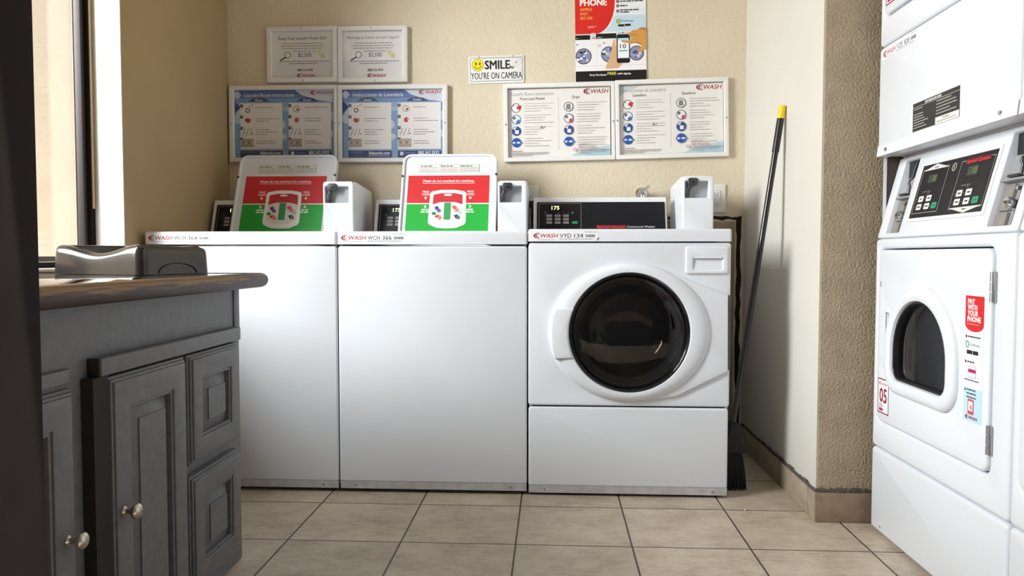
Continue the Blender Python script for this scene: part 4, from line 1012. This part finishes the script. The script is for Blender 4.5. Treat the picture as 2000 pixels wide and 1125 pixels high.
# camera warning sign
def smile_sign():
    t = thing('warning_sign', 'white sign with yellow smiley reading SMILE YOU\'RE ON CAMERA', 'sign', (-0.364, YB-0.0012, 1.571), (0, -R(1.0), 0))
    w, h = 0.243, 0.118
    MB().extrude([rrect(0, 0, w, h, 0.008)], -0.003, -0.0003, cham=0.0008).build('sign_plate', mat('sign_white', (0.82, 0.81, 0.80), 0.3), t)
    S = Sheet(y=-0.0031)
    o = rrect(0.007, -h+0.008, w-0.007, -0.009, 0.005, 4); i = rrect(0.0088, -h+0.0098, w-0.0088, -0.0108, 0.0035, 4)
    S.loop(o, i, '2A2A2A')
    S.disc(0.041, -0.079, 0.0265, '1E1E10'); S.disc(0.041, -0.079, 0.0252, 'F0DC22')
    S.disc(0.033, -0.085, 0.0032, '1E1E10', ry=0.006); S.disc(0.050, -0.085, 0.0032, '1E1E10', ry=0.006)
    S.line([(0.041+0.016*math.cos(a), -0.081+0.017*math.sin(a)) for a in [R(15)+R(150)*k/12 for k in range(13)]], 0.0022, '1E1E10')
    S.text('SMILE', 0.072, -0.061, 0.036, '141414', w=0.108, bold=0.022)
    S.text("YOU'RE ON CAMERA", w/2, -0.0185, 0.028, '141414', w=0.222, bold=0.008, align='c')
    # security camera picture
    S.poly([(0.193, -0.081), (0.226, -0.100), (0.233, -0.084), (0.200, -0.066)], 'E4E2DE'); S.line([(0.193, -0.081), (0.226, -0.100), (0.233, -0.084), (0.200, -0.066), (0.193, -0.081)], 0.0008, 'A8A6A2')
    S.disc(0.209, -0.087, 0.004, '3A3A46', ry=0.002)
    S.poly([(0.178, -0.070), (0.184, -0.074), (0.188, -0.068), (0.197, -0.070), (0.196, -0.062), (0.190, -0.058), (0.186, -0.062)], '2A2A26'); S.disc(0.190, -0.064, 0.003, 'C8B428', n=10)
    S.build('sign_print', t)
    for sx in (0.046, 0.194): MB().lathe([(0, -0.006), (0.0022, -0.0055), (0.0026, -0.003)], (sx, 0, h-0.003), 'y', 10).build('screw', STEEL, t)
smile_sign()

# phone payment poster (its top runs out of the picture)
def phone_poster():
    t = thing('poster', 'tall red and white poster with a hand tapping a phone, above the right notices', 'poster', (0.101, YB-0.0012, 1.573), (0, -R(1.0), 0))
    s = 0.303/940.0                       # sheet pixels of a 1023-wide study of the poster
    H = (1095-(-330))*s
    MB().extrude([[(0, 0), (0.303, 0), (0.303, H), (0, H)]], -0.003, -0.0003).build('poster_board', mat('poster_white', (0.82, 0.83, 0.84), 0.35), t)
    S = Sheet(ox=35, oy=1095, sx=s, y=-0.0031)
    S.rect(560, -330, 975, 470, 'E4EAF0'); S.rect(300, 230, 975, 440, 'C6DAE8'); S.rect(700, -330, 975, 120, 'EEF0F2')
    arc = [(560, -330)] + [(565-265*(1-math.cos(a)), 40+425*math.sin(a)) for a in [0.5*PI*k/14 for k in range(15)]]
    S.poly([(35, -330)] + [(p[0]+22, p[1]) for p in arc] + [(35, 470)], 'F2EEEE')
    S.poly([(35, -330)] + arc + [(35, 465)], 'D8261F')
    for k, q in enumerate(('PAY', 'WITH', 'YOUR', 'PHONE')):
        S.text(q, 105, -225+k*105, 80, 'FBF3F0', w=(190, 255, 270, 352)[k], bold=0.03)
    for k, q in enumerate(('SIMPLE.', 'FAST.', 'SECURE.')): S.text(q, 105, 158+k*57, 36, 'F0B45A', w=(165, 112, 168)[k], bold=0.012)
    S.words(205, 362, 110, 7, 'F2C8B8'); S.words(205, 380, 75, 7, 'F2C8B8')
    for k, (v, wd) in enumerate(((48, 300), (106, 96), (175, 250))):
        S.disc(602, v, 20, '7A1E30'); S.text(str(k+1), 602, v+10, 20, 'F4ECEC', align='c', bold=0.02)
        S.words(635, v-8 if k < 2 else v-20, wd, 15, '3E3A3C', 0)
    S.words(635, 182, 125, 15, '3E3A3C', 0)
    S.ring(612, 308, 30, 11, '7AA84A'); S.rect(600, 300, 640, 330, 'A8C85A'); S.text('PayRange', 650, 316, 26, '7AB0C4', w=160, bold=0.01)
    S.rrect(605, 350, 688, 378, 6, '17171A'); S.rrect(696, 346, 770, 374, 6, '17171A')
    # row of machines with black control strips
    S.rect(35, 540, 975, 955, 'F0EEF0'); S.rect(35, 600, 975, 604, 'DAD8DC'); S.rect(35, 885, 975, 890, 'D0CED2')
    S.rect(35, 478, 230, 540, '121214'); S.rect(312, 465, 578, 530, '121214'); S.rect(245, 455, 305, 545, 'E8E6EA'); S.frame(258, 470, 296, 535, 5, '9A98A0'); S.words(268, 505, 22, 22, 'B06878', 0); S.words(330, 508, 60, 12, 'C8C6CA'); S.words(45, 515, 25, 8, 'B8B6BA')
    S.rect(318, 545, 322, 930, 'DCDAE0'); S.words(335, 610, 40, 30, 'E0BCC8', 0)
    S.disc(58, 603, 9, '2A2A2E'); S.disc(416, 588, 9, '2A2A2E')
    def porthole(cx, cy, r, seed):
        S.disc(cx, cy, r, '22203A'); S.disc(cx, cy, r*0.90, '8E92B0'); rn = random.Random(seed)
        for k in range(16):
            a = rn.uniform(0, 2*PI); q = r*0.72*math.sqrt(rn.random()); rr = r*rn.uniform(0.14, 0.30)
            S.poly([(cx+q*math.cos(a)+rr*math.cos(b)*rn.uniform(0.5, 1.2), cy+q*math.sin(a)+rr*math.sin(b)*rn.uniform(0.4, 1.0)) for b in [j*2*PI/7 for j in range(7)]], rn.choice(('D8DCE8', '4A3E8A', '2E2A52', 'EEF0F4', '6A64A0', 'B8BCD0')))
    porthole(142, 758, 106, 1); porthole(478, 740, 104, 2); porthole(845, 735, 98, 3)
    # hand holding the phone
    S.poly([(430, 930), (455, 860), (490, 780), (515, 680), (530, 600), (545, 545), (572, 535), (590, 570), (592, 700), (600, 850), (660, 870), (600, 925)], 'D8AE84')
    S.poly([(545, 545), (572, 535), (590, 570), (588, 640), (560, 620)], 'E8C8A4')
    S.rrect(583, 482, 757, 860, 26, '121216'); S.rect(597, 532, 745, 800, 'F2F4F8'); S.rect(597, 532, 745, 560, 'A8DCEC')
    S.text('10', 668, 668, 58, '8A2238', w=78, bold=0.01, align='c'); S.rect(615, 690, 725, 708, '5AB0BE'); S.rect(605, 795, 740, 806, '2A2A30'); S.words(604, 455, 40, 20, 'B8C0C8', 0); S.disc(668, 462, 9, '22222A'); S.rect(690, 448, 735, 476, 'E8C4C8')
    # second hand tapping
    S.poly([(975, 405), (915, 398), (870, 415), (862, 430), (800, 432), (745, 470), (740, 500), (800, 545), (745, 565), (655, 560), (640, 572), (655, 588), (760, 606), (830, 600), (900, 630), (915, 650), (870, 690), (860, 730), (880, 735), (930, 700), (975, 690)], 'D09A4E')
    S.poly([(870, 415), (915, 398), (975, 405), (975, 440), (900, 425)], 'B87E3A'); S.line([(740, 500), (830, 490), (870, 500)], 7, '8A5A28'); S.line([(760, 606), (850, 590), (900, 615)], 7, '8A5A28'); S.line([(752, 540), (810, 548)], 6, '9A6A32')
    S.rect(35, 957, 975, 1095, '110F10')
    S.text('First Purchase', 222, 1020, 24, 'F0EEEE', w=220, bold=0.02); S.text('FREE', 458, 1012, 36, 'E8D048', w=112, bold=0.02); S.text('with signup.', 588, 1010, 24, 'F0EEEE', w=185, bold=0.02)
    S.build('poster_print', t)
phone_poster()

# ================================================================== WALL FITTINGS
def outlet(label, xc, zc, gfci):
    t = thing('wall_outlet', label, 'outlet', (xc, YB-0.0008, zc))
    MB().extrude([rrect(-0.040, -0.061, 0.040, 0.061, 0.004)], -0.007, 0.0, cham=0.003).build('cover_plate', mat('outlet_ivory', (0.78, 0.76, 0.72), 0.35), t)
    MB().extrude([rrect(-0.0175, -0.034, 0.0175, 0.034, 0.002)], -0.0095, -0.0068, cham=0.001).build('receptacle', WHITE2, t)
    S = Sheet(y=-0.0096)
    S.frame(-0.0175, -0.034, 0.0175, 0.034, 0.0009, '8A8884')
    for dz in (-0.021, 0.021):
        S.rect(-0.008, dz-0.004, -0.0062, dz+0.004, '1A1A1C'); S.rect(0.0062, dz-0.0045, 0.008, dz+0.0045, '1A1A1C'); S.disc(0, dz+0.008, 0.0024, '1A1A1C', n=10)
    S.build('slots', t)
outlet('ivory wall outlet right of the front-load washer coin box', 0.7055, 1.071, True)
outlet('ivory wall outlet with a black plug between the middle and right washers', -0.098, 1.066, False)
pc = thing('power_cord', 'black power cord hanging from the outlet behind the middle washer', 'cord', (-0.098, YB-0.0105, 1.045))
MB().box(-0.012, 0.030, -0.032, -0.0005, -0.014, 0.016, 0.005).build('plug', BLACK, pc)
MB().tube([(0.012, -0.030, 0.0), (0.014, -0.044, -0.012), (0.013, -0.046, -0.06), (0.017, -0.044, -0.13), (0.012, -0.042, -0.30), (0.016, -0.042, -0.60)], 0.006, 10).build('cable', RUBBER, pc)
fa = thing('water_valve', 'chrome hose valve on the back wall behind the front-load washer', 'valve', (0.385, YB-0.0006, 1.094))
MB().lathe([(0.026, 0.0), (0.025, -0.004), (0.012, -0.008)], (0, 0, 0), 'y', 24).build('flange', CHROME, fa)
v = MB(); v.tube([(0, -0.004, 0), (0, -0.045, 0), (0, -0.060, -0.010), (-0.004, -0.064, -0.045)], 0.010, 14); v.lathe([(0.013, -0.050), (0.016, -0.044), (0.013, -0.034)], (0, 0, 0), 'y', 16); v.build('valve_body', CHROME, fa)
v = MB()
v.tube([(-0.020, -0.070, -0.012), (-0.006, -0.072, 0.004), (0.010, -0.072, 0.014), (0.026, -0.070, 0.026)], 0.0055, 10); v.tube([(-0.016, -0.070, 0.016), (0.0, -0.072, 0.002), (0.014, -0.070, -0.010)], 0.0050, 10); v.tube([(0, -0.050, 0.001), (0, -0.073, 0.003)], 0.006, 10)
v.build('valve_handle', CHROME, fa)

# ================================================================== BROOM in the corner
def broom():
    t = thing('broom', 'black-handled broom with yellow tip leaning on the side wall by the front-load washer', 'broom', (0.640, 2.700, 0.0))
    top = Vector((0.8135, 2.755, 1.354)); bot = Vector((0.643, 2.700, 0.235)); base = Vector((0.640, 2.700, 0.0))
    d = (top-bot).normalized(); P = lambda q: tuple(q-base)
    MB().tube([P(bot), P(bot + d*0.4), P(top - d*0.15)], 0.0105, 16).build('handle', mat('broom_handle_black', (0.010, 0.009, 0.011), 0.22, coat=0.3), t)
    MB().tube([P(top-d*0.165), P(top-d*0.045)], 0.0125, 16).build('grip_sleeve', BLACK, t)
    m_ = MB(); m_.tube([P(top-d*0.046), P(top-d*0.010), P(top-d*0.003), P(top)], 0.0128, 16); m_.build('end_cap', mat('yellow_plastic', (0.85, 0.60, 0.02), 0.4), t)
    h = MB(); h.extrude([[(-0.012, 0.235), (0.016, 0.235), (0.036, 0.165), (0.038, 0.130), (-0.036, 0.130), (-0.030, 0.165)]], -0.030, 0.030, cham=0.006); h.build('broom_head', mat('dark_blue_plastic', (0.004, 0.004, 0.008), 0.6), t)
    rn = random.Random(9); b = MB()
    for i in range(15):
        for j in range(7):
            x = -0.030 + 0.056*i/14; y_ = -0.026 + 0.052*j/6
            b.tube([(x, y_, 0.131), (x*1.2+0.004+rn.uniform(-.003, .003), y_*1.3, 0.06), (x*1.35+0.006+rn.uniform(-.005, .005), y_*1.5+rn.uniform(-.004, .004), 0.002+rn.uniform(0, 0.008))], 0.0032, 5, r_end=0.0022)
    o = b.build('bristles', mat('dark_bristles', (0.005, 0.005, 0.008), 0.8), t); o['kind'] = 'stuff'
broom()
# lint crumb on the floor
MB().lathe([(0, 0.0), (0.003, 0.0008), (0.0036, 0.002), (0.0026, 0.004), (0, 0.0048)], (0, 0, 0), 'z', 8).build('lint_ball', WHITE2, None, (0.625, 2.455, 0.0006))
tag(bpy.data.objects['lint_ball'], 'tiny white lint ball on the floor tiles in front of the broom', 'lint')
